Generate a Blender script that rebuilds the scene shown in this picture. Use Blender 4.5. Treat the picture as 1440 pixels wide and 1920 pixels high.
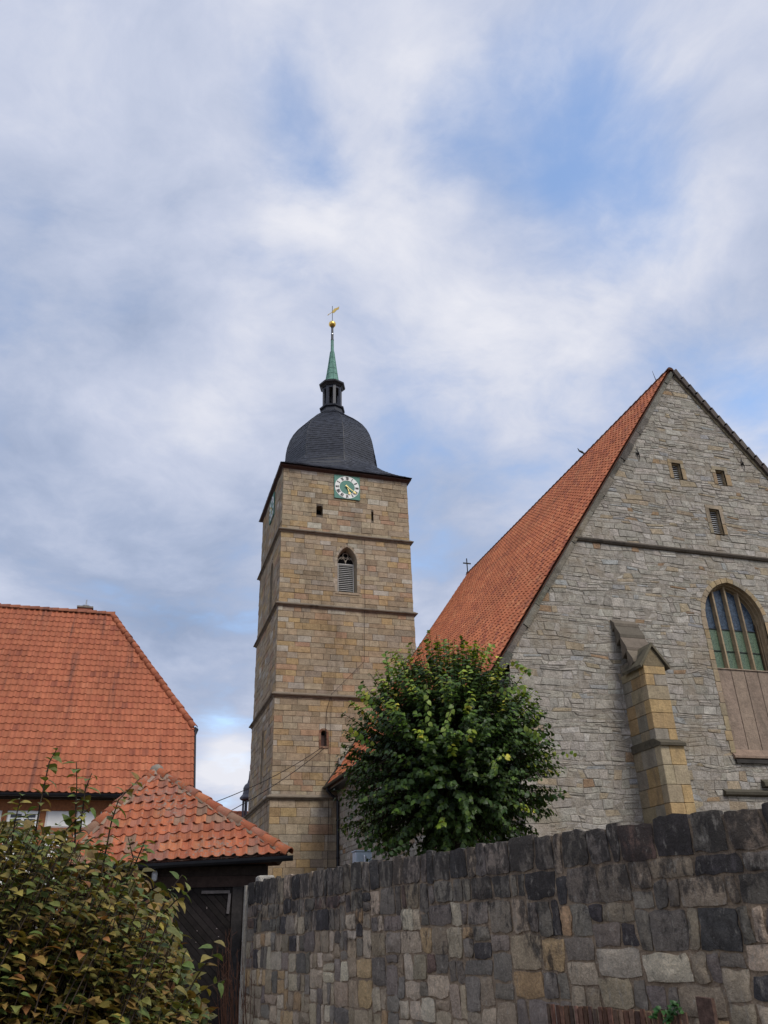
import bpy, math, random
import numpy as np
from mathutils import Vector, Matrix, noise as mnoise
random.seed(7); RS = np.random.RandomState(7)
for o in list(bpy.data.objects): bpy.data.objects.remove(o)
SC = bpy.context.scene; COL = SC.collection
R = math.radians

# ------------------------------------------------------------------ camera
F, PITCH, ROLL, YAW = 1525.6, R(27.24), R(-1.793), R(17.616)
EYE = np.array([0, 0, 1.65])
_fw = np.array([math.sin(YAW)*math.cos(PITCH), math.cos(YAW)*math.cos(PITCH), math.sin(PITCH)])
_rt = np.array([math.cos(YAW), -math.sin(YAW), 0.0]); _up = np.cross(_rt, _fw)
RT = _rt*math.cos(ROLL)+_up*math.sin(ROLL); UP = _up*math.cos(ROLL)-_rt*math.sin(ROLL); FW = _fw
cam = bpy.data.cameras.new('camera'); co = bpy.data.objects.new('camera', cam); COL.objects.link(co)
m = Matrix.Identity(4)
for i in range(3):
    m[i][0], m[i][1], m[i][2], m[i][3] = RT[i], UP[i], -FW[i], EYE[i]
co.matrix_world = m
cam.sensor_fit = 'HORIZONTAL'; cam.sensor_width = 36; cam.lens = F/1440*36
cam.clip_start = .05; cam.clip_end = 3000; SC.camera = co
SC.render.resolution_x, SC.render.resolution_y = 768, 1024
SC.view_settings.view_transform = 'Standard'; SC.view_settings.look = 'None'
SC.view_settings.exposure = 1.0; SC.view_settings.gamma = 1

# ------------------------------------------------------------------ sky and sun
SUN_DIR = Vector((.24, -.64, .73)).normalized()      # towards the sun
SUN_STRENGTH, SUN_ANGLE = 1.1, 22
sun = bpy.data.lights.new('sun', 'SUN'); so = bpy.data.objects.new('sun', sun); COL.objects.link(so)
sun.energy = SUN_STRENGTH; sun.angle = R(SUN_ANGLE); sun.color = (1, .95, .87)
so.rotation_euler = (-SUN_DIR).to_track_quat('-Z', 'Y').to_euler(); so.location = (0, 0, 80)

def ray(x, y): return RT*(x-720)+UP*(960-y)+FW*F
def onY(x, y, Y): d = ray(x, y); return EYE+d*(Y/d[1])
def onX(x, y, X): d = ray(x, y); return EYE+d*(X/d[0])
def onZ(x, y, Z): d = ray(x, y); return EYE+d*((Z-EYE[2])/d[2])
def onP(x, y, p0, n):
    d = ray(x, y); p0 = np.array(p0, float); n = np.array(n, float)
    return EYE+d*(((p0-EYE)@n)/(d@n))
def proj(p):
    p = np.asarray(p, float)-EYE; w = p@FW
    return 720+F*(p@RT)/w, 960-F*(p@UP)/w
def lin(h):
    h = h.lstrip('#'); c = [int(h[i:i+2], 16)/255 for i in (0, 2, 4)]
    return tuple(v/12.92 if v <= .04045 else ((v+.055)/1.055)**2.4 for v in c)

class NT:
    """small node-tree writer"""
    def __init__(s, tree): s.t = tree; s.n = tree.nodes; s.l = tree.links
    def add(s, typ, **kw):
        n = s.n.new(typ); ins = kw.pop('ins', {})
        for k, v in kw.items(): setattr(n, k, v)
        for k, v in ins.items(): s.put(n.inputs[k], v)
        return n
    def put(s, sock, v):
        if hasattr(v, 'is_linked') or isinstance(v, bpy.types.NodeSocket): s.l.new(v, sock)
        else: sock.default_value = v
    def math(s, op, a, b=0.0, c=None, clamp=False):
        n = s.n.new('ShaderNodeMath'); n.operation = op; n.use_clamp = clamp
        s.put(n.inputs[0], a); s.put(n.inputs[1], b)
        if c is not None: s.put(n.inputs[2], c)
        return n.outputs[0]
    def vmath(s, op, a, b=None, scale=None):
        n = s.n.new('ShaderNodeVectorMath'); n.operation = op; s.put(n.inputs[0], a)
        if b is not None: s.put(n.inputs[1], b)
        if scale is not None: s.put(n.inputs['Scale'], scale)
        return n.outputs['Value'] if op in ('DOT_PRODUCT', 'LENGTH') else n.outputs[0]
    def mix(s, fac, a, b, mode='MIX'):
        n = s.n.new('ShaderNodeMix'); n.data_type = 'RGBA'; n.blend_type = mode
        s.put(n.inputs[0], fac)
        for i, v in ((6, a), (7, b)):
            if isinstance(v, (tuple, list)) and len(v) == 3: v = (*v, 1)
            s.put(n.inputs[i], v)
        return n.outputs[2]
    def noise(s, vec, scale, detail=4, rough=.55, dist=0.0):
        n = s.n.new('ShaderNodeTexNoise'); s.put(n.inputs['Vector'], vec)
        n.inputs['Scale'].default_value = scale; n.inputs['Detail'].default_value = detail
        n.inputs['Roughness'].default_value = rough; n.inputs['Distortion'].default_value = dist
        return n.outputs['Fac']
    def ramp(s, fac, stops):
        n = s.n.new('ShaderNodeValToRGB'); s.put(n.inputs[0], fac); e = n.color_ramp.elements
        while len(e) < len(stops): e.new(.5)
        for el, (p, c) in zip(e, stops):
            el.position = p; el.color = (*c, 1) if not isinstance(c, float) else (c, c, c, 1)
        return n.outputs[0]
    def mapr(s, v, a, b, c=0.0, d=1.0, smooth=False):
        n = s.n.new('ShaderNodeMapRange'); s.put(n.inputs[0], v)
        if smooth: n.interpolation_type = 'SMOOTHSTEP'
        for i, x in zip((1, 2, 3, 4), (a, b, c, d)): n.inputs[i].default_value = x
        return n.outputs[0]

def make_world():
    w = bpy.data.worlds.new('World'); SC.world = w; w.use_nodes = True
    t = NT(w.node_tree); t.n.clear()
    out = t.add('ShaderNodeOutputWorld'); bg = t.add('ShaderNodeBackground')
    sky = t.add('ShaderNodeTexSky'); sky.sky_type = 'NISHITA'; sky.sun_disc = False
    sky.sun_elevation = math.asin(SUN_DIR.z); sky.sun_rotation = math.atan2(SUN_DIR.x, SUN_DIR.y)
    sky.air_density = 1.0; sky.dust_density = .6
    blue = t.mix(1.0, sky.outputs[0], (.15, .15, .15), 'MULTIPLY')
    tc = t.add('ShaderNodeTexCoord').outputs['Generated']
    d = t.vmath('NORMALIZE', tc)
    sep = t.add('ShaderNodeSeparateXYZ'); t.put(sep.inputs[0], d)
    z = t.math('MAXIMUM', t.math('ADD', sep.outputs[2], .20), .06)
    cmb = t.add('ShaderNodeCombineXYZ'); t.put(cmb.inputs[0], t.math('DIVIDE', sep.outputs[0], z))
    t.put(cmb.inputs[1], t.math('DIVIDE', sep.outputs[1], z))
    p = cmb.outputs[0]
    warp = t.add('ShaderNodeTexNoise'); t.put(warp.inputs['Vector'], p); warp.inputs['Scale'].default_value = 1.6
    warp.inputs['Detail'].default_value = 5
    p2 = t.vmath('ADD', p, t.vmath('SCALE', t.vmath('SUBTRACT', warp.outputs['Color'], (.5, .5, .5)), scale=.30))
    nA = t.noise(p2, 1.35, 7, .52, .25)         # cloud mass
    nB = t.noise(t.vmath('ADD', p2, (7.3, 2.1, 0)), 2.4, 8, .56, .12)   # puffs
    nC = t.noise(t.vmath('ADD', p, (1.7, 9.4, 0)), .62, 3, .5)          # broad light and dark
    fine = t.noise(p2, 6.0, 9, .62, .15)
    def blob(px, py, rad):
        v = ray(px, py); v = v/np.linalg.norm(v)
        dt = t.vmath('DOT_PRODUCT', d, tuple(v))
        return t.math('EXPONENT', t.math('MULTIPLY', t.math('SUBTRACT', dt, 1.0), 2.0/(rad/F)**2))
    def total(lst):
        s_ = None
        for px, py, rad, amp in lst:
            b = t.math('MULTIPLY', blob(px, py, rad), amp); s_ = b if s_ is None else t.math('ADD', s_, b)
        return s_
    gaps = total([(580, 320, 80, .40), (545, 190, 95, .30), (1062, 225, 125, .46), (825, 245, 115, .36), (500, 90, 120, .28), (1165, 370, 110, .32), (1425, 740, 100, .45), (1030, 330, 60, .2),
                  (300, 1190, 230, .05), (900, 830, 180, .18), (640, 340, 45, .24), (1010, 120, 90, .18), (1100, 780, 110, .16), (420, 1290, 80, .16), (880, 130, 80, .18)])
    whites = total([(520, 460, 120, .30), (760, 420, 140, .22), (1290, 430, 120, .34), (1120, 540, 150, .24), (920, 620, 150, .30), (1200, 90, 190, .28), (430, 1425, 55, .7), (740, 90, 110, .2),
                    (700, 720, 200, .2), (200, 950, 120, .26), (360, 640, 200, .12), (1430, 1000, 150, .2)])
    darks = total([(110, 190, 260, .16), (280, 645, 80, .20), (110, 870, 150, .30), (260, 1080, 190, .40), (400, 1240, 130, .22), (850, 950, 150, .2), (480, 900, 110, .16)])
    cover = t.math('ADD', t.math('MULTIPLY', t.math('SUBTRACT', nA, .5), 1.3), .86)
    cover = t.math('SUBTRACT', cover, gaps)
    cover = t.math('ADD', cover, t.math('MULTIPLY', t.math('SUBTRACT', nB, .5), 1.7))
    cover = t.math('ADD', cover, t.math('MULTIPLY', t.math('SUBTRACT', fine, .5), .55))
    cov = t.mapr(cover, .05, .82, .06, 1, True)
    shade = t.math('ADD', t.math('MULTIPLY', t.math('SUBTRACT', nB, .5), 1.5), .58)
    shade = t.math('ADD', shade, t.math('MULTIPLY', t.math('SUBTRACT', nC, .5), .45))
    shade = t.math('ADD', shade, t.math('MULTIPLY', t.math('SUBTRACT', fine, .5), .62))
    shade = t.math('SUBTRACT', t.math('ADD', shade, whites), darks)
    cloud = t.ramp(shade, [(p_, tuple(v_*.5 for v_ in c_)) for p_, c_ in ((0.0, (.26, .335, .495)), (.35, (.415, .485, .655)), (.65, (.575, .625, .775)), (1.0, (.82, .83, .90)))])
    colr = t.mix(cov, blue, cloud)
    t.put(bg.inputs['Color'], colr); bg.inputs['Strength'].default_value = 1.0
    t.l.new(bg.outputs[0], out.inputs[0])
make_world()

# ------------------------------------------------------------------ materials
MATS = {}
def mat(name):
    if name in MATS: return MATS[name]
    m = bpy.data.materials.new(name); m.use_nodes = True; MATS[name] = m
    return m
def base(name):
    m = mat(name); t = NT(m.node_tree); t.n.clear()
    out = t.add('ShaderNodeOutputMaterial'); b = t.add('ShaderNodeBsdfPrincipled'); t.l.new(b.outputs[0], out.inputs[0])
    pos = t.add('ShaderNodeNewGeometry').outputs['Position']
    return m, t, b, out, pos
def attr(t): return t.add('ShaderNodeAttribute', attribute_name='col').outputs['Color']
def bump(t, b, h, strength, dist):
    n = t.add('ShaderNodeBump', ins={'Strength': strength, 'Distance': dist}); t.put(n.inputs['Height'], h)
    t.l.new(n.outputs[0], b.inputs['Normal'])

def m_masonry(name, scale=1.0, contrast=.5, dirt=None, dirt_amt=.5, dirt_scale=.35, bumpd=.02, rough=.92, speck=.0, streak=0.0, pale=None, pale_amt=0):
    m, t, b, out, pos = base(name)
    c = attr(t)
    n1 = t.noise(pos, 3.2*scale, 7, .68); n2 = t.noise(pos, 22*scale, 5, .7)
    v = t.math('ADD', t.math('MULTIPLY', t.math('SUBTRACT', n1, .5), contrast*1.4), t.math('MULTIPLY', t.math('SUBTRACT', n2, .5), contrast*1.3))
    c = t.mix(1.0, c, t.ramp(t.math('ADD', v, .5), [(0, .42), (.5, 1.0), (1, 1.6)]), 'MULTIPLY')
    if dirt:
        st = t.vmath('MULTIPLY', pos, (1, 1, .28)) if streak else pos
        nd = t.noise(st, dirt_scale, 8, .65, .3)
        k = t.mapr(nd, .5, .72, 0, dirt_amt, True); c = t.mix(k, c, dirt)
    if pale:
        npl = t.noise(t.vmath('ADD', pos, (31, 7, 3)), 1.1*scale, 8, .7, .2)
        c = t.mix(t.mapr(npl, .56, .72, 0, pale_amt, True), c, pale)
    if speck:
        ns = t.noise(t.vmath('ADD', pos, (5, 5, 5)), 34*scale, 3, .6)
        c = t.mix(t.mapr(ns, .62, .74, 0, speck), c, (.5, .48, .43))
    t.put(b.inputs['Base Color'], c); b.inputs['Roughness'].default_value = rough
    b.inputs['Specular IOR Level'].default_value = .25
    h = t.math('ADD', t.math('MULTIPLY', n2, .5), t.noise(pos, 9*scale, 6, .7))
    bump(t, b, h, .9, bumpd)
    return m
m_masonry('tower_stone', 1.1, .80, (.11, .082, .053), .58, .7, .035, streak=1, pale=(.46, .39, .30), pale_amt=.40)
m_masonry('gable_stone', 1.5, 1.0, (.275, .21, .135), .55, .55, .05, pale=(.45, .42, .38), pale_amt=.4)
m_masonry('dressed_stone', 1.3, .75, (.13, .105, .08), .6, 1.6, .03, streak=1)
m_masonry('dark_moulding', 1.0, .5, (.03, .026, .024), .8, 1.3, .02)

def m_gardenstone(name, mort=False):
    m, t, b, out, pos = base(name)
    c = attr(t)
    st = t.vmath('MULTIPLY', pos, (1, 1, .42))
    n1 = t.noise(pos, 7, 8, .75); n2 = t.noise(pos, 38, 5, .75); ns = t.noise(st, 9, 7, .7, .25)
    v = t.math('ADD', t.math('MULTIPLY', t.math('SUBTRACT', n1, .5), .9), t.math('MULTIPLY', t.math('SUBTRACT', n2, .5), .9))
    c = t.mix(1.0, c, t.ramp(t.math('ADD', v, .5), [(0, .3), (.5, 1.0), (1, 2.0)]), 'MULTIPLY')
    # black crust running down from the coping
    sepz = t.add('ShaderNodeSeparateXYZ'); t.put(sepz.inputs[0], pos)
    hz = t.mapr(sepz.outputs[2], .6, 2.5, -.13, .085)
    crust = t.mapr(t.math('ADD', t.math('ADD', t.math('MULTIPLY', ns, .55), t.math('MULTIPLY', t.noise(t.vmath('ADD', pos, (4, 4, 4)), 2.3, 7, .7, .2), .45)), hz), .49, .60, 0, .84 if not mort else .5, True)
    c = t.mix(crust, c, (.045, .039, .036))
    # pale lichen runs
    npale = t.noise(t.vmath('ADD', st, (3, 8, 1)), 13, 6, .72, .2)
    c = t.mix(t.mapr(npale, .55, .70, 0, .62, True), c, (.42, .38, .32))
    nl = t.noise(t.vmath('ADD', pos, (9, 2, 4)), 24, 4, .7)
    c = t.mix(t.mapr(nl, .66, .74, 0, .6), c, (.36, .35, .32))
    t.put(b.inputs['Base Color'], c); b.inputs['Roughness'].default_value = .9; b.inputs['Specular IOR Level'].default_value = .3
    h = t.math('ADD', t.math('MULTIPLY', n2, .55), t.math('ADD', t.noise(pos, 14, 7, .72), t.math('MULTIPLY', ns, .4)))
    bump(t, b, h, 1.0, .045 if not mort else .05)
m_gardenstone('garden_stone'); m_gardenstone('garden_mortar', True)

def m_tile(name, lichen=0.0, streak=0.35, rough=.75):
    m, t, b, out, pos = base(name)
    c = attr(t)
    n1 = t.noise(pos, 4.5, 6, .65); n2 = t.noise(pos, 30, 4, .7)
    v = t.math('ADD', t.math('MULTIPLY', t.math('SUBTRACT', n1, .5), .55), t.math('MULTIPLY', t.math('SUBTRACT', n2, .5), .5))
    c = t.mix(1.0, c, t.ramp(t.math('ADD', v, .5), [(0, .55), (.5, 1.0), (1, 1.45)]), 'MULTIPLY')
    ns = t.noise(t.vmath('MULTIPLY', pos, (2.2, .16, .16)), 1.0, 5, .6, .1)
    c = t.mix(t.mapr(ns, .54, .72, 0, streak, True), c, (.11, .048, .036))
    if lichen:
        nl = t.noise(pos, 13, 7, .75, .2)
        lo = t.noise(t.vmath('ADD', pos, (3, 1, 2)), .9, 3, .5)
        c = t.mix(t.mapr(t.math('ADD', nl, t.math('MULTIPLY', t.math('SUBTRACT', lo, .5), .35)), .52, .66, 0, lichen, True), c, (.23, .20, .165))
    t.put(b.inputs['Base Color'], c); b.inputs['Roughness'].default_value = rough; b.inputs['Specular IOR Level'].default_value = .3
    bump(t, b, t.math('ADD', n2, t.noise(pos, 60, 3, .7)), .6, .008)
m_tile('house_tile', 0, .85); m_tile('nave_tile', .12, .35); m_tile('shed_tile', .85, .2, .85)

def m_plain(name, col, rough=.6, metal=0.0, nscale=8, amt=.35, bumpd=.004, spec=.4, use_attr=False, trans=0):
    m, t, b, out, pos = base(name)
    n = t.noise(pos, nscale, 6, .65)
    c = attr(t) if use_attr else (*col, 1)
    c = t.mix(1.0, c, t.ramp(n, [(.25, 1-amt), (.5, 1.0), (.75, 1+amt)]), 'MULTIPLY')
    t.put(b.inputs['Base Color'], c); b.inputs['Roughness'].default_value = rough; b.inputs['Metallic'].default_value = metal
    b.inputs['Specular IOR Level'].default_value = spec
    if bumpd: bump(t, b, n, .6, bumpd)
    return m
m_plain('slate', (0, 0, 0), .50, 0, 5, .35, .004, .45, use_attr=True)
m_plain('lead_dark', (.022, .024, .03), .5, 0, 6, .4)
m_plain('copper_green', (.13, .27, .215), .65, 0, 3.5, .45)
m_plain('gold', (.95, .62, .16), .28, 1.0, 8, .1, 0)
m_plain('clock_green', (.055, .20, .15), .5, 0, 3, .18, 0)
m_plain('clock_white', (.78, .78, .74), .5, 0, 3, .06, 0)
m_plain('clock_black', (.02, .02, .02), .5, 0, 3, .1, 0)
m_plain('clock_gold', (.62, .50, .20), .4, .35, 6, .1, 0)
m_plain('iron', (.018, .017, .017), .6, .3, 10, .4)
m_plain('dark_interior', (.006, .006, .007), .9, 0, 3, .1, 0)
m_plain('louvre_grey', (.36, .35, .33), .8, 0, 9, .3)
m_plain('louvre_white', (.60, .61, .62), .6, 0, 9, .12)
m_plain('cornice_brown', (.060, .030, .024), .7, 0, 5, .4)
m_plain('gutter', (.016, .018, .024), .35, .2, 5, .3)
m_plain('old_wood', (0, 0, 0), .8, 0, 9, .5, .01, .2, use_attr=True)
m_plain('timber', (.26, .095, .035), .8, 0, 12, .4)
m_plain('plaster_white', (.72, .71, .69), .9, 0, 5, .08)
m_plain('paint_white', (.78, .78, .77), .5, 0, 5, .06)
m_plain('dark_glass', (.02, .024, .03), .08, 0, 2, .2, 0, .6)
m_plain('brick', (.25, .085, .05), .85, 0, 14, .4)
m_plain('steel', (.45, .46, .47), .35, .9, 6, .2)
m_plain('pale_blue_plastic', (.46, .54, .62), .45, 0, 6, .2, .002)
m_plain('rust_wood', (0, 0, 0), .85, 0, 25, .55, .006, .2, use_attr=True)
m_plain('bark', (.055, .042, .032), .9, 0, 18, .5, .02, .2)
m_plain('twig', (.04, .028, .02), .85, 0, 18, .5, .004, .2)
m_plain('redstem', (.085, .04, .026), .85, 0, 18, .5, .002, .2)
m_plain('porcelain', (.62, .64, .66), .15, 0, 4, .1, 0, .6)
m_plain('soil', (.10, .085, .06), .95, 0, 3, .4, .03)
m_plain('ridge_mortar', (.22, .19, .155), .95, 0, 9, .4, .03)

def m_glass(name, col, col2, scale, rough):
    m, t, b, out, pos = base(name)
    n = t.noise(pos, scale, 5, .7)
    c = t.mix(t.mapr(n, .35, .65), col, col2)
    t.put(b.inputs['Base Color'], c); b.inputs['Roughness'].default_value = rough; b.inputs['Specular IOR Level'].default_value = .55
    bump(t, b, n, .7, .01)
m_glass('glass_blue', (.010, .018, .03), (.055, .085, .125), 14, .25)
m_glass('glass_green', (.012, .035, .016), (.17, .24, .15), 34, .3)  # green mottle: pane pattern with tree reflections put into the colour

def m_leaf(name, transl=.3, rough=.5):
    m, t, b, out, pos = base(name)
    c = attr(t)
    n = t.noise(pos, 45, 4, .7)
    c = t.mix(1.0, c, t.ramp(n, [(.25, .6), (.5, 1.0), (.75, 1.4)]), 'MULTIPLY')
    t.put(b.inputs['Base Color'], c); b.inputs['Roughness'].default_value = rough; b.inputs['Specular IOR Level'].default_value = .35
    tr = t.add('ShaderNodeBsdfTranslucent'); t.put(tr.inputs['Color'], t.mix(1.0, c, (1.3, 1.25, .6), 'MULTIPLY'))
    mx = t.add('ShaderNodeMixShader'); mx.inputs[0].default_value = transl
    t.l.new(b.outputs[0], mx.inputs[1]); t.l.new(tr.outputs[0], mx.inputs[2]); t.l.new(mx.outputs[0], out.inputs[0])
    bump(t, b, n, .5, .004)
m_leaf('leaf_tree', .22, .45); m_leaf('leaf_bush', .22, .55)

# ------------------------------------------------------------------ mesh helpers
class MB:
    def __init__(s): s.v = []; s.f = []; s.c = []
    def add(s, vs, fs, col=(.5, .5, .5)):
        k = len(s.v); s.v += [tuple(map(float, p)) for p in vs]; s.f += [tuple(i+k for i in f) for f in fs]
        s.c += [col]*len(vs); return s
    def box(s, a, b, col=(.5, .5, .5)):
        x0, y0, z0 = [min(p, q) for p, q in zip(a, b)]; x1, y1, z1 = [max(p, q) for p, q in zip(a, b)]
        return s.add([(x0, y0, z0), (x1, y0, z0), (x1, y1, z0), (x0, y1, z0), (x0, y0, z1), (x1, y0, z1), (x1, y1, z1), (x0, y1, z1)],
                     [(0, 3, 2, 1), (4, 5, 6, 7), (0, 1, 5, 4), (1, 2, 6, 5), (2, 3, 7, 6), (3, 0, 4, 7)], col)
    def hexa(s, p, col=(.5, .5, .5)):           # 8 points: 4 bottom (ccw) + 4 top
        return s.add(p, [(0, 3, 2, 1), (4, 5, 6, 7), (0, 1, 5, 4), (1, 2, 6, 5), (2, 3, 7, 6), (3, 0, 4, 7)], col)
    def prism(s, poly, ext, col=(.5, .5, .5)):  # planar polygon extruded along vector ext
        n = len(poly); e = np.array(ext, float); a = [np.array(p, float) for p in poly]
        return s.add(a+[p+e for p in a], [tuple(range(n))[::-1], tuple(range(n, 2*n))]+[(i, (i+1) % n, (i+1) % n+n, i+n) for i in range(n)], col)
    def bar(s, p, q, w, h, up=(0, 0, 1), col=(.5, .5, .5)):
        p = np.array(p, float); q = np.array(q, float); d = q-p; d /= np.linalg.norm(d); u = np.array(up, float)
        x = np.cross(d, u); x /= np.linalg.norm(x); u = np.cross(x, d); x *= w/2; u = u*h/2
        return s.hexa([p-x-u, p+x-u, q+x-u, q-x-u, p-x+u, p+x+u, q+x+u, q-x+u], col)
    def tube(s, pts, rad, n=6, col=(.5, .5, .5), closed=True):
        pts = [np.array(p, float) for p in pts]; k = len(pts); rings = []
        if not hasattr(rad, '__len__'): rad = [rad]*k
        ref = None
        for i in range(k):
            d = pts[min(i+1, k-1)]-pts[max(i-1, 0)]; d = d/(np.linalg.norm(d)+1e-9)
            if ref is None:
                ref = np.array([0, 0, 1.]) if abs(d[2]) < .9 else np.array([1., 0, 0])
            a = np.cross(d, ref); a /= (np.linalg.norm(a)+1e-9); b = np.cross(a, d); ref = b
            rings.append([pts[i]+(a*math.cos(2*math.pi*j/n)+b*math.sin(2*math.pi*j/n))*rad[i] for j in range(n)])
        vs = [p for r in rings for p in r]; fs = []
        for i in range(k-1):
            for j in range(n): fs.append((i*n+j, i*n+(j+1) % n, (i+1)*n+(j+1) % n, (i+1)*n+j))
        if closed: fs += [tuple(range(n))[::-1], tuple((k-1)*n+j for j in range(n))]
        return s.add(vs, fs, col)
    def lathe(s, prof, c, n=16, col=(.5, .5, .5), ph=0.0):    # prof [(r,z)]
        vs = []; fs = []
        for r, z in prof:
            vs += [(c[0]+r*math.cos(2*math.pi*j/n+ph), c[1]+r*math.sin(2*math.pi*j/n+ph), c[2]+z) for j in range(n)]
        for i in range(len(prof)-1):
            for j in range(n): fs.append((i*n+j, i*n+(j+1) % n, (i+1)*n+(j+1) % n, (i+1)*n+j))
        fs += [tuple(range(n))[::-1], tuple((len(prof)-1)*n+j for j in range(n))]
        return s.add(vs, fs, col)
    def mesh(s, name, material, off=None, smooth=False):
        me = bpy.data.meshes.new(name); v = np.array(s.v, float)
        if off is not None: v = v-np.array(off)
        me.from_pydata(v.tolist(), [], s.f)
        at = me.color_attributes.new('col', 'FLOAT_COLOR', 'POINT')
        c = np.ones((len(s.v), 4), np.float32); c[:, :3] = np.array(s.c, np.float32)[:, :3]
        at.data.foreach_set('color', c.ravel())
        if smooth: me.polygons.foreach_set('use_smooth', [True]*len(me.polygons))
        me.materials.append(MATS[material]); me.update(); return me
    def build(s, name, material, parent=None, smooth=False, kind=None, label=None):
        me = s.mesh(name, material, WORLD_OF.get(parent.name) if parent is not None else None, smooth)
        o = bpy.data.objects.new(name, me); COL.objects.link(o)
        if parent is not None: o.parent = parent; WORLD_OF[o.name] = WORLD_OF[parent.name]
        else: WORLD_OF[o.name] = np.zeros(3)
        if kind: o['kind'] = kind
        if label: o['label'] = label
        return o
WORLD_OF = {}
def tag(o, label, cat, group=None):
    o['label'] = label; o['category'] = cat
    if group: o['group'] = group
    return o
def thing(name, label, cat, loc, group=None):
    o = bpy.data.objects.new(name, None); COL.objects.link(o); o.location = tuple(loc); o.empty_display_size = .3
    WORLD_OF[o.name] = np.array(loc, float); return tag(o, label, cat, group)
def child_copy(name, me, parent, matrix):          # shared mesh placed in world coordinates under a thing
    o = bpy.data.objects.new(name, me); COL.objects.link(o); o.parent = parent
    o.matrix_local = Matrix.Translation(-Vector(WORLD_OF[parent.name])) @ matrix; return o
def jit(c, a, rng=random):
    k = 1+rng.uniform(-a, a); return tuple(max(.003, v*k*(1+rng.uniform(-a, a)*.15)) for v in c)
def pick(pal):
    r = random.random()*sum(w for w, _ in pal)
    for w, c in pal:
        r -= w
        if r <= 0: return c
    return pal[-1][1]
def ground(x, y):
    a = min(1, max(0, (y-3)/10)); a = a*a*(3-2*a); t = min(1, max(0, (y-19.5)/8)); t = t*t*(3-2*t); return -.42*a+1.92*t
def area2(pts):
    q = [proj(p) for p in pts]; n = len(q)
    return abs(sum(q[i][0]*q[(i+1) % n][1]-q[(i+1) % n][0]*q[i][1] for i in range(n)))/2
def centre_px(pts):
    q = [proj(p) for p in pts]; return sum(a for a, _ in q)/len(q), sum(b for _, b in q)/len(q)

# ------------------------------------------------------------------ masonry layer
class Hole:
    """opening in a wall face: half width at height v; pointed or round head"""
    def __init__(s, uc, w, v0, vs, va): s.uc, s.w, s.v0, s.vs, s.va = uc, w, v0, vs, va; h = va-vs; s.R = ((w/2)**2+h*h)/w if h > 0 else 0
    def hw(s, v):
        if v < s.v0 or v > s.va: return None
        if v <= s.vs: return s.w/2
        return max(0, math.sqrt(max(0, s.R**2-(v-s.vs)**2))-(s.R-s.w/2))
    def span(s, va, vb):
        k = [s.hw(va+(vb-va)*i/4) for i in range(5)]; k = [x for x in k if x is not None]
        return (s.uc-max(k), s.uc+max(k)) if k and max(k) > 0 else None
    def outline(s, n=10, grow=0.0):
        w = s.w/2+grow; L = [(s.uc-w, s.v0)]
        if s.va > s.vs:
            h = s.va-s.vs+grow; Rr = (w*w+h*h)/(2*w)
            a1 = math.atan2(h, Rr-w) if Rr > w+1e-6 else math.pi/2
            arc = [(w-Rr+Rr*math.cos(a1*i/n), Rr*math.sin(a1*i/n)) for i in range(n+1)]
            L += [(s.uc-x, s.vs+y) for x, y in arc]+[(s.uc+x, s.vs+y) for x, y in arc[::-1][1:]]
        else: L += [(s.uc-w, s.va+grow), (s.uc+w, s.va+grow)]
        return L+[(s.uc+w, s.v0)]

def face_map(O, U, N):
    O, U, N = (np.array(a, float) for a in (O, U, N)); Z = np.array([0, 0, 1.])
    return lambda u, v, n: O+U*u+Z*v+N*n

def subtract(iv, holes, a, b, pad=0.0):
    out = [iv]
    for h in holes:
        sp = h.span(a, b)
        if not sp: continue
        n = []
        for x, y in out:
            if sp[1] <= x or sp[0] >= y: n.append((x, y)); continue
            if sp[0]-x > .06: n.append((x, sp[0]-pad))
            if y-sp[1] > .06: n.append((sp[1]+pad, y))
        out = n
    return out

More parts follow.
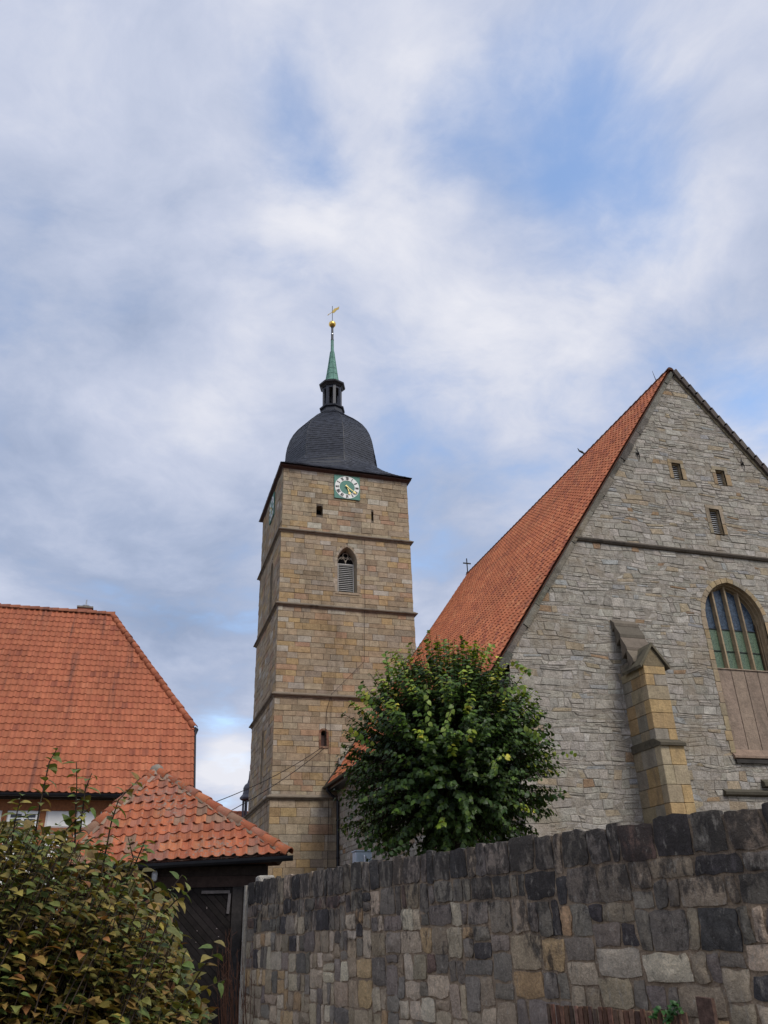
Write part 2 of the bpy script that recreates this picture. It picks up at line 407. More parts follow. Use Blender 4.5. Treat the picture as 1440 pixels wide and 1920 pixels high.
def lay(mp, v0, v1, urange, hfun, lfun, pal, holes=(), wob=0.0, slant=0.0, gap=.012, proud=.03, bev=.02, rough=.0, seed=0, split=0.0, mort=None, mcol=(.2, .18, .15), varc=.16):
    """returns list of stones (verts, faces, colour, front polygon); adds the mortar sheet to mort"""
    stones = []; v = v0; k = 0; prev_off = random.random()
    while v < v1-.02:
        h = hfun(); vt = v+h
        if v1-vt < .12: vt = v1
        um0, um1 = urange(v); ut0, ut1 = urange(min(vt, v1))
        lo, hi = min(um0, ut0), max(um1, ut1)
        if hi-lo < .1: v = vt; k += 1; continue
        if mort is not None:
            ns = 3 if holes else 1
            for i in range(ns):
                a = v+(vt-v)*i/ns; b = v+(vt-v)*(i+1)/ns
                ra, rb = urange(a), urange(b)
                for x, y in subtract((max(min(ra[0], rb[0]), -1e9), max(ra[1], rb[1])), holes, a, b):
                    xa, xb = max(x, ra[0]), max(x, rb[0]); ya, yb = min(y, ra[1]), min(y, rb[1])
                    nseg = max(1, int((y-x)/2.5)) if hasattr(mp, 'curved') else 1
                    for j in range(nseg):
                        f0, f1 = j/nseg, (j+1)/nseg
                        mort.add([mp(xa+(ya-xa)*f0, a, 0), mp(xa+(ya-xa)*f1, a, 0), mp(xb+(yb-xb)*f1, b, 0), mp(xb+(yb-xb)*f0, b, 0)], [(0, 1, 2, 3)], mcol)
        for x, y in subtract((lo, hi), holes, v, vt, .0):
            us = [x]; first = True
            while us[-1] < y-.02:
                L = lfun()
                if first: L *= random.uniform(.4, 1.1); first = False
                nx = us[-1]+L
                if y-nx < .16: nx = y
                us.append(nx)
            sl = [0]+[random.uniform(-slant, slant) for _ in us[1:-1]]+[0]
            for i in range(len(us)-1):
                parts = [(0.0, 1.0)]
                if random.random() < split: q = random.uniform(.4, .6); parts = [(0, q), (q, 1)]
                for fa, fb in parts:
                    cs = []
                    for (uu, s_, top, right) in ((us[i], sl[i], 0, 0), (us[i+1], sl[i+1], 0, 1), (us[i+1], sl[i+1], 1, 1), (us[i], sl[i], 1, 0)):
                        fr = fb if top else fa
                        vv = v+(vt-v)*fr; uq = uu+s_*(1 if fr > .5 else -1)
                        rr = urange(min(max(vv, v0), v1)); uq = min(max(uq, rr[0]), rr[1])
                        if wob and v0+.01 < vv < v1-.01:
                            vv += wob*mnoise.noise((uq*1.1+seed*17, vv*1.7, seed*3.1))*2
                        cs.append((uq, vv))
                    if cs[1][0]-cs[0][0] < .07 and cs[2][0]-cs[3][0] < .07: continue
                    cx = sum(c[0] for c in cs)/4; cy = sum(c[1] for c in cs)/4
                    def shrink(c, g): return (c[0]+math.copysign(min(g, abs(cx-c[0])*.8), cx-c[0]), c[1]+math.copysign(min(g, abs(cy-c[1])*.8), cy-c[1]))
                    rim = [shrink(c, gap/2) for c in cs]; inn = [shrink(c, gap/2+bev) for c in cs]
                    pr = proud+random.uniform(-rough, rough); tl = [random.uniform(-rough, rough)*.6 for _ in cs]
                    vs = [mp(a, b, -.02) for a, b in rim]+[mp(a, b, pr-bev*.6) for a, b in rim]+[mp(a, b, pr+q) for (a, b), q in zip(inn, tl)]
                    fs = [(i_, (i_+1) % 4, (i_+1) % 4+4, i_+4) for i_ in range(4)]+[(i_+4, (i_+1) % 4+4, (i_+1) % 4+8, i_+8) for i_ in range(4)]+[(8, 9, 10, 11)]
                    stones.append((vs, fs, jit(pick(pal), varc), vs[4:8]))
        v = vt; k += 1
    return stones

def put_stones(stones, parent, material, name='stone', rest='stonework', limit=300, keep=None, smooth=False):
    sc = []
    for i, s in enumerate(stones):
        x, y = centre_px(s[3]); a = area2(s[3])
        if not (0 < x < 1440 and 0 < y < 1920) or (keep and not keep(x, y, s)): a = 0
        sc.append((-a, i))
    sc.sort(); big = set(i for a, i in sc[:limit] if a < 0)
    mb = MB()
    for i, s in enumerate(stones):
        if i in big: MB().add(s[0], s[1], s[2]).build(name, material, parent, smooth)
        else: mb.add(s[0], s[1], s[2])
    if mb.v: mb.build(rest, material, parent, smooth, kind='stuff')

def reveal(mb, mp, hole, depth, n0=.03, splay=0.0, col=(.3, .25, .18), seg=10, steps=1):
    """jambs and head of an opening, from the face back to depth; splay narrows it towards the back"""
    for k in range(steps):
        f0, f1 = k/steps, (k+1)/steps
        o = hole.outline(seg, -splay*f0); i_ = hole.outline(seg, -splay*f1)
        na, nb = n0-(depth+n0)*f0, n0-(depth+n0)*f1
        if steps > 1:       # stepped moulding: go straight back, then in
            for a, b in zip(range(len(o)-1), range(1, len(o))):
                mb.add([mp(*o[a], na), mp(*o[b], na), mp(*o[b], nb), mp(*o[a], nb)], [(0, 1, 2, 3)], col)
                mb.add([mp(*o[a], nb), mp(*o[b], nb), mp(*i_[b], nb-.004), mp(*i_[a], nb-.004)], [(0, 1, 2, 3)], col)
        else:
            for a, b in zip(range(len(o)-1), range(1, len(o))):
                mb.add([mp(*o[a], na), mp(*o[b], na), mp(*i_[b], nb), mp(*i_[a], nb)], [(0, 1, 2, 3)], col)
        if k == 0: first = o
    # sill
    a, b = hole.outline(seg)[0], hole.outline(seg)[-1]
    mb.add([mp(*a, n0), mp(*b, n0), mp(b[0], b[1]+.06, -depth), mp(a[0], a[1]+.06, -depth)], [(0, 1, 2, 3)], col)

def surround(mp, hole, w, pal, parent, proud=.045, n_arc=9, jamb_h=.38, uneven=.35, name='surround_stone', material='dressed_stone', bottom=True):
    """dressed stones round an opening, each its own part"""
    v = hole.v0; i = 0; hw = hole.w/2
    while v < hole.vs-.05:
        vt = min(hole.vs, v+jamb_h*random.uniform(.8, 1.2))
        if hole.vs-vt < .12: vt = hole.vs
        for s in (-1, 1):
            ww = w*(1+random.uniform(0, uneven)*(1 if (i+(s > 0)) % 2 else .15))
            a, b = sorted((hole.uc+s*hw, hole.uc+s*(hw+ww)))
            slab(mp, [(a, v+.008), (b-.006, v+.008), (b-.006, vt-.006), (a, vt-.006)], proud, jit(pick(pal), .14), parent, name, material)
        v = vt; i += 1
    if hole.va > hole.vs:
        ins = hole.outline(n_arc)[1:-1]; outs = hole.outline(n_arc, w)[1:-1]
        m = len(ins)
        for k in range(m-1):
            if n_arc <= k < n_arc: continue
            a0, a1, b1, b0 = ins[k], ins[k+1], outs[k+1], outs[k]
            slab(mp, [a0, a1, b1, b0], proud, jit(pick(pal), .14), parent, name, material, gap=.008)
    else:
        slab(mp, [(hole.uc-hw-w, hole.va), (hole.uc+hw+w, hole.va), (hole.uc+hw+w, hole.va+w), (hole.uc-hw-w, hole.va+w)], proud, jit(pick(pal), .12), parent, name, material)
    if bottom:
        slab(mp, [(hole.uc-hw-w*.8, hole.v0-w*.8), (hole.uc+hw+w*.8, hole.v0-w*.8), (hole.uc+hw+w*.8, hole.v0), (hole.uc-hw-w*.8, hole.v0)], proud+.02, jit(pick(pal), .12), parent, name, material)
def slab_geo(mp, poly, proud, gap=.0, back=-.03, bev=.012):
    cx = sum(p[0] for p in poly)/len(poly); cy = sum(p[1] for p in poly)/len(poly); n = len(poly)
    def sh(p, g):
        d = math.hypot(cx-p[0], cy-p[1]); g = min(g, d*.5); return (p[0]+(cx-p[0])/d*g, p[1]+(cy-p[1])/d*g)
    rim = [sh(p, gap) for p in poly]; inn = [sh(p, gap+bev) for p in poly]
    vs = [mp(a, b, back) for a, b in rim]+[mp(a, b, proud-bev*.7) for a, b in rim]+[mp(a, b, proud) for a, b in inn]
    fs = [(i, (i+1) % n, (i+1) % n+n, i+n) for i in range(n)]+[(i+n, (i+1) % n+n, (i+1) % n+2*n, i+2*n) for i in range(n)]+[tuple(range(2*n, 3*n))]
    return vs, fs
def slab(mp, poly, proud, col, parent, name, material, gap=.0, back=-.03):
    vs, fs = slab_geo(mp, poly, proud, gap, back); return MB().add(vs, fs, col).build(name, material, parent)

def ring_moulding(x0, x1, y0, y1, prof):
    """profile [(out, z)] swept round a rectangle with mitred corners"""
    mb = MB(); n = len(prof); vs = []
    for o, z in prof: vs += [(x0-o, y0-o, z), (x1+o, y0-o, z), (x1+o, y1+o, z), (x0-o, y1+o, z)]
    fs = []
    for i in range(n-1):
        for j in range(4): fs.append((i*4+j, i*4+(j+1) % 4, (i+1)*4+(j+1) % 4, (i+1)*4+j))
    return mb.add(vs, fs)

# ================================================================== the setting
def make_ground():
    xs = np.concatenate([np.linspace(-900, -60, 12), np.linspace(-50, 70, 61), np.linspace(80, 900, 12)])
    ys = np.concatenate([np.linspace(-900, -20, 10), np.linspace(-15, 90, 71), np.linspace(100, 1200, 12)])
    vs = [(x, y, ground(x, y)) for y in ys for x in xs]; n = len(xs)
    fs = [(j*n+i, j*n+i+1, (j+1)*n+i+1, (j+1)*n+i) for j in range(len(ys)-1) for i in range(n-1)]
    o = MB().add(vs, fs).build('ground', 'soil', smooth=True); o['kind'] = 'structure'
make_ground()

PAL_TOWER = [(5, (.33, .25, .165)), (4, (.36, .29, .205)), (2.6, (.38, .26, .13)), (2.4, (.30, .25, .195)), (1.0, (.40, .36, .30)), (1.2, (.26, .20, .135)), (1.1, (.36, .22, .14)), (.35, (.48, .44, .37))]
_m = np.array((.345, .262, .168)); PAL_TOWER = [(w_, tuple((_m*.22+np.array(c_)*.78)*1.02)) for w_, c_ in PAL_TOWER]
PAL_GABLE = [(5, (.36, .325, .275)), (4, (.39, .355, .305)), (2.5, (.33, .30, .255)), (.9, (.36, .29, .20)), (.8, (.42, .39, .34)), (.22, (.30, .20, .12)), (.5, (.33, .325, .31))]
PAL_OCHRE = [(4, (.36, .265, .15)), (3, (.33, .26, .175)), (2, (.40, .31, .19)), (1.5, (.30, .26, .20))]

# ---- church tower
TX0, TX1, TY0, TY1 = 7.46, 15.62, 44.10, 52.0
STOREYS = [(23.5, 27.85, 0.0), (18.7, 23.5, .03), (13.4, 18.7, .06), (8.0, 13.4, .10), (ground(11, 48)-.1, 8.0, .18)]
TCX, TCY = (TX0+TX1)/2, (TY0+TY1)/2
def make_tower():
    T = thing('church_tower', 'tall square sandstone church tower with slate dome, clock and green copper spirelet', 'tower', (TCX, TCY, ground(TCX, TCY)))
    wall = MB()
    for z0, z1, o in STOREYS: wall.box((TX0-o+.62, TY0-o+.62, z0-.01*o), (TX1+o-.62, TY1+o-.62, z1+.013*o), (.05, .045, .04))
    W = wall.build('wall', 'tower_stone', T)
    win = Hole(11.53, 1.22, 19.72, 21.75, 22.72)
    p = onY(599, 957, TY0); hole1 = Hole(p[0], .40, p[2]-.30, p[2]+.10, p[2]+.28)
    p = onY(698, 968, TY0); slit1 = Hole(p[0], .13, p[2]-.26, p[2]+.26, p[2]+.26)
    p = onY(606, 1386, TY0); slit2 = Hole(p[0], .30, p[2]-.40, p[2]+.30, p[2]+.44)
    lw2 = Hole(TY1-46.9+.0, 1.0, 18.95, 21.6, 22.5); lw4 = Hole(TY1-47.45, .62, 9.1, 11.6, 12.25)
    clk = Hole(11.555, 1.5, 26.2, 27.6, 27.6); clkL = Hole(TY1-47.75, 1.5, 26.0, 27.4, 27.4)
    mort = MB(); front, others = [], []
    for si, (z0, z1, o) in enumerate(STOREYS):
        hf = lambda si=si: random.uniform(.26, .40) if si < 4 else random.uniform(.34, .5)
        lf = lambda: random.choice((.5, .62, .75, .9, 1.1))*random.uniform(.8, 1.2)
        faces = [((0, TY0-o, 0), (1, 0, 0), (0, -1, 0), (TX0-o-.015, TX1+o+.015), [h for h in (win, hole1, slit1, slit2) if z0 <= h.v0 < z1]),
                 ((TX0-o, TY1, 0), (0, -1, 0), (-1, 0, 0), (-o, TY1-TY0+o), [h for h in (lw2, lw4) if z0 <= h.v0 < z1]),
                 ((TX1+o, 0, 0), (0, 1, 0), (1, 0, 0), (TY0-o, TY1+o), []),
                 ((TX1, TY1+o, 0), (-1, 0, 0), (0, 1, 0), (-o, TX1-TX0+o), [])]
        for fi, (O, U, N, ur, hs) in enumerate(faces):
            mp = face_map(O, U, N)
            st = lay(mp, z0, z1, lambda v, ur=ur: ur, hf if fi < 3 else (lambda: .6), lf if fi < 3 else (lambda: 1.4), PAL_TOWER, hs, gap=.016, proud=.028, bev=.012, rough=.012, wob=.006, slant=.008, seed=si*4+fi, mort=mort, mcol=(.13, .105, .08), varc=.13)
            (front if fi == 0 else others).extend(st)
    mort.build('mortar', 'tower_stone', W)
    put_stones(front+others, W, 'tower_stone', keep=lambda x, y, s: not (y > 1200 and x > 640) and y < 1640)
    mpF = face_map((0, TY0, 0), (1, 0, 0), (0, -1, 0)); mpF2 = face_map((0, TY0-.03, 0), (1, 0, 0), (0, -1, 0)); mpF4 = face_map((0, TY0-.10, 0), (1, 0, 0), (0, -1, 0))
    # string courses
    for k, (z0, z1, o) in enumerate(STOREYS[:-1]):
        o2 = STOREYS[k+1][2]
        mb = ring_moulding(TX0-o2, TX1+o2, TY0-o2, TY1+o2, [(-.3, z0-.17), (.06, z0-.17), (.10, z0-.10), (.19, z0-.07), (.21, z0-.02), (.02, z0+.12), (-.3, z0+.12)])
        mb.c = [(.20, .165, .125)]*len(mb.c); mb.build('string_course', 'dark_moulding', T)
    mb = ring_moulding(TX0, TX1, TY0, TY1, [(-.3, 27.78), (.03, 27.78), (.10, 27.85), (.24, 27.90), (.26, 27.98), (-.3, 27.98)])
    mb.build('cornice', 'cornice_brown', T)
    # belfry window
    B = MB(); reveal(B, mpF2, win, .5, .03, .10, (.30, .25, .18)); Wn = B.build('belfry_window', 'dressed_stone', T)
    surround(mpF2, win, .17, [(3, (.36, .30, .225)), (2, (.33, .26, .18)), (1, (.31, .23, .16))], Wn, .04, 7, .42, .5)
    lw = win.w/2-.1
    MB().box((win.uc-lw, TY0+.58, win.v0), (win.uc+lw, TY0+.62, win.va)).build('backing', 'dark_interior', Wn)
    z = win.v0+.12
    while z < 21.62:
        MB().add([mpF(win.uc-lw+.06, z, -.34), mpF(win.uc+lw-.06, z, -.34), mpF(win.uc+lw-.06, z+.11, -.48), mpF(win.uc-lw+.06, z+.11, -.48),
                  mpF(win.uc-lw+.06, z+.02, -.34), mpF(win.uc+lw-.06, z+.02, -.34), mpF(win.uc+lw-.06, z+.13, -.48), mpF(win.uc-lw+.06, z+.13, -.48)],
                 [(0, 1, 2, 3), (7, 6, 5, 4), (0, 4, 5, 1), (1, 5, 6, 2), (2, 6, 7, 3), (3, 7, 4, 0)]).build('slat', 'louvre_grey', Wn)
        z += .125
    fr = MB()
    for a in (-1, 1): fr.box((win.uc+a*lw, TY0+.32, win.v0+.05), (win.uc+a*(lw-.06), TY0+.40, 21.74))
    fr.box((win.uc-lw+.06, TY0+.322, 21.66), (win.uc+lw-.06, TY0+.398, 21.74)); fr.box((win.uc-lw+.06, TY0+.322, win.v0+.05), (win.uc+lw-.06, TY0+.398, win.v0+.11))
    fr.build('louvre_frame', 'louvre_grey', Wn)
    tr = MB(); c = (.33, .29, .24)
    def arcpts(cx, cz, r, a0, a1, n=9): return [mpF(cx+r*math.cos(R(a0+(a1-a0)*i/n)), cz+r*math.sin(R(a0+(a1-a0)*i/n)), -.36) for i in range(n+1)]
    tr.tube([mpF(win.uc, 21.72, -.36), mpF(win.uc, 21.98, -.36)], .03, 5, c)
    for s in (-1, 1):
        cx = win.uc+s*lw/2
        tr.tube(arcpts(cx+lw/2, 21.75, lw, 120, 180, 6), .028, 5, c); tr.tube(arcpts(cx-lw/2, 21.75, lw, 0, 60, 6), .028, 5, c)
    tr.tube(arcpts(win.uc, 22.30, .17, 0, 360, 14), .028, 5, c)
    for s in (-1, 1): tr.tube([mpF(win.uc+s*.10, 22.18, -.36), mpF(win.uc+s*.24, 22.05, -.36), mpF(win.uc+s*.40, 22.1, -.36)], .026, 5, c)
    tr.build('tracery', 'dressed_stone', Wn, True)
    # small openings
    for h, nm, w, mpp in ((hole1, 'small_opening', .0, mpF), (slit1, 'slit', .0, mpF), (slit2, 'slit_window', .13, mpF4)):
        B = MB(); reveal(B, mpp, h, .55, .028, 0, (.20, .16, .11)); X = B.build(nm, 'dressed_stone', T)
        MB().box((h.uc-h.w/2, TY0+.57, h.v0), (h.uc+h.w/2, TY0+.61, h.va)).build('backing', 'dark_interior', X)
        if w:
            surround(mpp, h, w, [(1, (.20, .095, .06)), (1, (.24, .14, .09))], X, .05, 5, .4, .1)
            MB().box((h.uc-h.w/2+.01, TY0+.10, h.v0+.05), (h.uc+h.w/2-.01, TY0+.13, h.va-.2)).build('shutter', 'cornice_brown', X)
    mpL2 = face_map((TX0-.03, TY1, 0), (0, -1, 0), (-1, 0, 0)); mpL4 = face_map((TX0-.10, TY1, 0), (0, -1, 0), (-1, 0, 0))
    for h, mpl in ((lw2, mpL2), (lw4, mpL4)):
        B = MB(); reveal(B, mpl, h, .5, .03, .08, (.30, .25, .18)); X = B.build('lancet_window', 'dressed_stone', T)
        surround(mpl, h, .17, PAL_TOWER[:3], X, .04, 6, .42, .4)
        y = TY1-h.uc
        MB().box((TX0+.5, y-h.w/2, h.v0), (TX0+.55, y+h.w/2, h.va)).build('backing', 'dark_interior', X)
        z = h.v0+.1
        while z < h.vs:
            MB().add([mpl(h.uc-h.w/2+.1, z, -.3), mpl(h.uc+h.w/2-.1, z, -.3), mpl(h.uc+h.w/2-.1, z+.11, -.45), mpl(h.uc-h.w/2+.1, z+.11, -.45)], [(0, 1, 2, 3)]).build('slat', 'cornice_brown', X); z += .16
    # clocks
    for (cu, cz, mp) in ((11.555, 26.89, mpF), (TY1-47.75, 26.75, face_map((TX0, TY1, 0), (0, -1, 0), (-1, 0, 0)))):
        h = .83; K = MB().prism([mp(cu-h, cz-h, .03), mp(cu+h, cz-h, .03), mp(cu+h, cz+h, .03), mp(cu-h, cz+h, .03)], mp(0, 0, .06)-mp(0, 0, 0)).build('clock', 'clock_green', T)
        fr = MB()
        for a, b in (((-h, -h), (h, -h)), ((h, -h), (h, h)), ((h, h), (-h, h)), ((-h, h), (-h, -h))):
            fr.tube([mp(cu+a[0], cz+a[1], .09), mp(cu+b[0], cz+b[1], .09)], .02, 4)
        fr.build('clock_frame', 'copper_green', K)
        rg = MB(); n = 48; vs = []
        for r, d in ((.80, .09), (.80, .105), (.50, .105), (.50, .09)):
            vs += [mp(cu+r*math.cos(2*math.pi*j/n), cz+r*math.sin(2*math.pi*j/n), d) for j in range(n)]
        rg.add(vs, [(i*n+j, i*n+(j+1) % n, (i+1)*n+(j+1) % n, (i+1)*n+j) for i in range(3) for j in range(n)]).build('dial_ring', 'clock_white', K)
        for q, num in enumerate(('XII', 'I', 'II', 'III', 'IIII', 'V', 'VI', 'VII', 'VIII', 'IX', 'X', 'XI')):
            a = math.pi/2-q*math.pi/6; er = np.array([math.cos(a), math.sin(a)]); et = np.array([math.sin(a), -math.cos(a)])
            wd = {'I': .045, 'V': .10, 'X': .10}; tot = sum(wd[ch] for ch in num); x = -tot/2; g = MB()
            for ch in num:
                w2 = wd[ch]/2; xc = x+w2; x += wd[ch]; hh = .11
                st = {'I': [((0, -hh), (0, hh))], 'V': [((-w2*.7, hh), (0, -hh)), ((w2*.7, hh), (0, -hh))], 'X': [((-w2*.7, hh), (w2*.7, -hh)), ((w2*.7, hh), (-w2*.7, -hh))]}[ch]
                for k_, (s0, s1) in enumerate(st):
                    P = [np.array([cu, cz])+er*(.65+s_[1])+et*(xc+s_[0]) for s_ in (s0, s1)]
                    dd = P[1]-P[0]; dd /= np.linalg.norm(dd); nn = np.array([-dd[1], dd[0]])*(.024 if k_ == 0 else .013); e = .106+.002*k_
                    g.prism([mp(*(P[0]-nn), e), mp(*(P[0]+nn), e), mp(*(P[1]+nn), e), mp(*(P[1]-nn), e)], mp(0, 0, .006)-mp(0, 0, 0))
            g.build('numeral', 'clock_black', K)
        def hand(ang, L, w, tip, dep, nm):
            a = math.pi/2-R(ang); er = np.array([math.cos(a), math.sin(a)]); et = np.array([-er[1], er[0]])
            pl = [(-.16, w), (-.16, -w), (L*.62, -w*.8), (L*.80, -tip), (L, 0), (L*.80, tip), (L*.62, w*.8)]
            MB().prism([mp(cu+er[0]*l+et[0]*s_, cz+er[1]*l+et[1]*s_, dep) for l, s_ in pl], mp(0, 0, .02)-mp(0, 0, 0)).build(nm, 'clock_gold', K)
        hand(160.5, .56, .03, .10, .13, 'hour_hand'); hand(126, .74, .026, .07, .165, 'minute_hand')
        MB().prism([mp(cu+.05*math.cos(j*math.pi/5), cz+.05*math.sin(j*math.pi/5), .09) for j in range(10)], mp(0, 0, .115)-mp(0, 0, 0)).build('hub', 'clock_gold', K)
    # ---- dome: square skirt turning into an octagon, slated
    prof = [(27.99, 4.34, 4.34), (28.22, 4.06, 4.02), (28.5, 3.82, 3.62), (28.85, 3.62, 3.20), (29.25, 3.46, 2.78), (29.65, 3.36, 2.46)]
    for z, h in ((30.0, 3.32), (30.6, 3.32), (31.2, 3.29), (31.8, 3.20), (32.4, 3.03), (32.9, 2.80), (33.4, 2.48), (33.8, 2.13), (34.2, 1.72), (34.5, 1.36), (34.75, 1.07), (35.0, .86)):
        prof.append((z, h, h*.7071))
    def ringpts(z, h, w):
        return [np.array((TCX+x, TCY+y, z)) for x, y in ((-w, -w), (0, -h), (w, -w), (h, 0), (w, w), (0, h), (-w, w), (-h, 0))]
    rings = [ringpts(*p) for p in prof]; dm = MB(); vs = [p for r in rings for p in r]
    dm.add(vs, [(i*8+j, i*8+(j+1) % 8, (i+1)*8+(j+1) % 8, (i+1)*8+j) for i in range(len(rings)-1) for j in range(8)]+[tuple((len(rings)-1)*8+j for j in range(8))], (.018, .02, .026))
    D = dm.build('dome', 'slate', T)
    sl = MB()
    # sample the side profile by arc length
    zs = np.array([p[0] for p in prof]); hs = np.array([p[1] for p in prof]); ws = np.array([p[2] for p in prof])
    s_ = np.concatenate([[0], np.cumsum(np.hypot(np.diff(zs), np.diff(hs)))]); nrow = 46; tot = s_[-1]
    def at(s): return np.interp(s, s_, zs), np.interp(s, s_, hs), np.interp(s, s_, ws)
    for r in range(nrow):
        a = tot*r/nrow; b = min(tot, tot*(r+1.25)/nrow); A = ringpts(*at(a)); Bq = ringpts(*at(b))
        for j in range(8):
            p0, p1, q0, q1 = A[j], A[(j+1) % 8], Bq[j], Bq[(j+1) % 8]
            L = np.linalg.norm(p1-p0)
            if L < .05: continue
            nrm = np.cross(p1-p0, (q0+q1-p0-p1)/2); nrm /= np.linalg.norm(nrm); n = max(2, int(round(L/.24))); off = (r % 2)*.5
            e = [0.0]+[(i+off)/n for i in range(1, n)]+[1.0]
            if off: e = [0.0]+[(i+.5)/n for i in range(n)]+[1.0]
            for f0, f1 in zip(e[:-1], e[1:]):
                k = random.uniform(.75, 1.35); c = (.026*k, .029*k, .040*k); d0 = random.uniform(.018, .034); f1 -= .012*(f1-f0)
                a0, a1 = p0+(p1-p0)*f0, p0+(p1-p0)*f1; b0, b1 = q0+(q1-q0)*f0, q0+(q1-q0)*f1
                a0 = a0-(b0-a0)*.03*random.random()
                sl.add([a0+nrm*d0, a1+nrm*d0, b1+nrm*.006, b0+nrm*.006, a0-nrm*.01, a1-nrm*.01], [(0, 1, 2, 3), (4, 5, 1, 0)], c)
    sl.build('slates', 'slate', D, kind='stuff')
    for j in range(8):
        MB().tube([r[j]*1.0+np.array([0, 0, .01]) for r in rings[4:]], .022, 5, (.012, .013, .018)).build('hip_seam', 'slate', D)
    # ---- lantern
    c = (TCX, TCY, 0); ph = 0.0; q = 1/math.cos(math.pi/8)
    Ln = MB().lathe([(.80*q, 34.9), (.78*q, 35.12), (.74*q, 35.36), (.86*q, 35.40), (.88*q, 35.50), (.70*q, 35.56), (.66*q, 35.60)], c, 8, (.022, .024, .032), ph).build('lantern', 'slate', T)
    for j in range(8):
        a = ph+j*math.pi/4; x, y = TCX+.62*q*math.cos(a), TCY+.62*q*math.sin(a)
        er = np.array([math.cos(a), math.sin(a), 0]); et = np.array([-er[1], er[0], 0]); p = np.array([x, y, 0])
        MB().hexa([p-et*.11-er*.09+[0, 0, 35.55], p+et*.11-er*.09+[0, 0, 35.55], p+et*.10+er*.03+[0, 0, 35.55], p-et*.10+er*.03+[0, 0, 35.55],
                   p-et*.11-er*.09+[0, 0, 37.32], p+et*.11-er*.09+[0, 0, 37.32], p+et*.10+er*.03+[0, 0, 37.32], p-et*.10+er*.03+[0, 0, 37.32]], (.030, .032, .042)).build('post', 'slate', Ln)
        # arched head between posts
        a2 = a+math.pi/8; er = np.array([math.cos(a2), math.sin(a2), 0]); et = np.array([-er[1], er[0], 0]); pc = np.array([TCX, TCY, 0])+er*.60
        hw = .27; n = 6; top = [(-hw+2*hw*i/n, 37.32) for i in range(n+1)]; arc = [(-hw+2*hw*i/n, 36.86+.28*math.sqrt(max(0, 1-((-1+2*i/n))**2))) for i in range(n+1)]
        hd = MB()
        for i in range(n):
            P = [arc[i], arc[i+1], top[i+1], top[i]]
            hd.hexa([pc+et*u+[0, 0, v]+er*w for w in (-.03, .04) for u, v in P], (.030, .032, .042))
        hd.build('arch_head', 'slate', Ln)
    MB().tube([(TCX, TCY, 35.5), (TCX, TCY, 37.4)], .07, 6, (.02, .015, .012)).build('king_post', 'old_wood', Ln)
    MB().lathe([(.58*q, 37.28), (.70*q, 37.32), (.78*q, 37.42), (.90*q, 37.50), (.92*q, 37.62), (.60*q, 37.86), (.42*q, 37.98)], c, 8, (.024, .024, .028), ph).build('lantern_cornice', 'slate', Ln)
    S = MB().lathe([(.52*q, 37.95), (.46*q, 38.08), (.40*q, 38.5), (.30*q, 39.3), (.20*q, 40.2), (.15*q, 40.72)], c, 8, ph=ph).build('spire', 'copper_green', T)
    for j in range(8):
        a = ph+j*math.pi/4
        MB().tube([(TCX+r*q*math.cos(a), TCY+r*q*math.sin(a), z) for r, z in ((.47, 38.08), (.41, 38.5), (.31, 39.3), (.21, 40.2), (.155, 40.72))], .018, 4).build('seam', 'copper_green', S)
    for z, r in ((38.6, .395), (39.15, .325), (39.7, .265), (40.2, .21)): MB().lathe([(r*q, z-.015), (r*q+.015, z-.01), (r*q+.012, z+.012), (r*q-.01, z+.015)], c, 8, ph=ph).build('band', 'copper_green', S)
    MB().lathe([(.17, 40.7), (.17, 40.8), (.13, 40.84), (.115, 41.9)], c, 10).build('upper_shaft', 'copper_green', S)
    MB().lathe([(.125, 41.9), (.125, 41.97), (.10, 42.0), (.085, 43.1), (.12, 43.2), (.10, 43.28)], c, 10).build('finial_rod', 'lead_dark', S)
    MB().lathe([(.105, 42.45), (.112, 42.47), (.112, 42.53), (.10, 42.55)], c, 10).build('collar', 'steel', S)
    MB().lathe([(.01, -.27)]+[(.275*math.sin(math.pi*k/14), -.275*math.cos(math.pi*k/14)) for k in range(1, 14)]+[(.01, .27)], (TCX, TCY, 43.5), 24).build('gilded_ball', 'gold', S, True)
    V = MB().tube([(TCX, TCY, 43.7), (TCX, TCY, 45.32)], .022, 6).build('vane_rod', 'iron', T)
    A, B = onZ(612, 591, 44.75), onZ(634, 577.5, 44.75); A = np.array([A[0], A[1], 44.72]); B = np.array([B[0], B[1], 44.78]); d = (B-A); L = np.linalg.norm(d); d /= L; k = np.array([0, 0, 1.0]); nn = np.cross(d, k)
    A = np.array([TCX, TCY, 44.72])-d*L*.42
    pl = [(.0, -.03), (.10, -.05), (.12, -.02), (.40, -.03), (.48, -.18), (.60, -.22), (.78, -.10), (.92, -.16), (1.0, -.02), (.95, .03), (1.0, .12), (.90, .10), (.78, .14), (.62, .22), (.48, .14), (.40, .03), (.12, .02), (.10, .06)]
    MB().prism([A+d*L*a+k*b*.9-nn*.012 for a, b in pl], nn*.024).build('vane', 'gold', V)
    # lightning conductor
    pts = [onY(*q_, TY0-.22) for q_ in ((684, 1012), (684, 1128), (683, 1240), (621, 1302))]+[onY(613, 1330, TY0-.2), onY(610, 1378, TY0-.2)]
    MB().tube(pts, .012, 4).build('lightning_wire', 'iron', T)
    pts = [onY(*q_, TY0-.26) for q_ in ((621, 1302), (620, 1380), (617, 1465), (614, 1640))]
    MB().tube(pts, .012, 4).build('lightning_wire', 'iron', T)
make_tower()

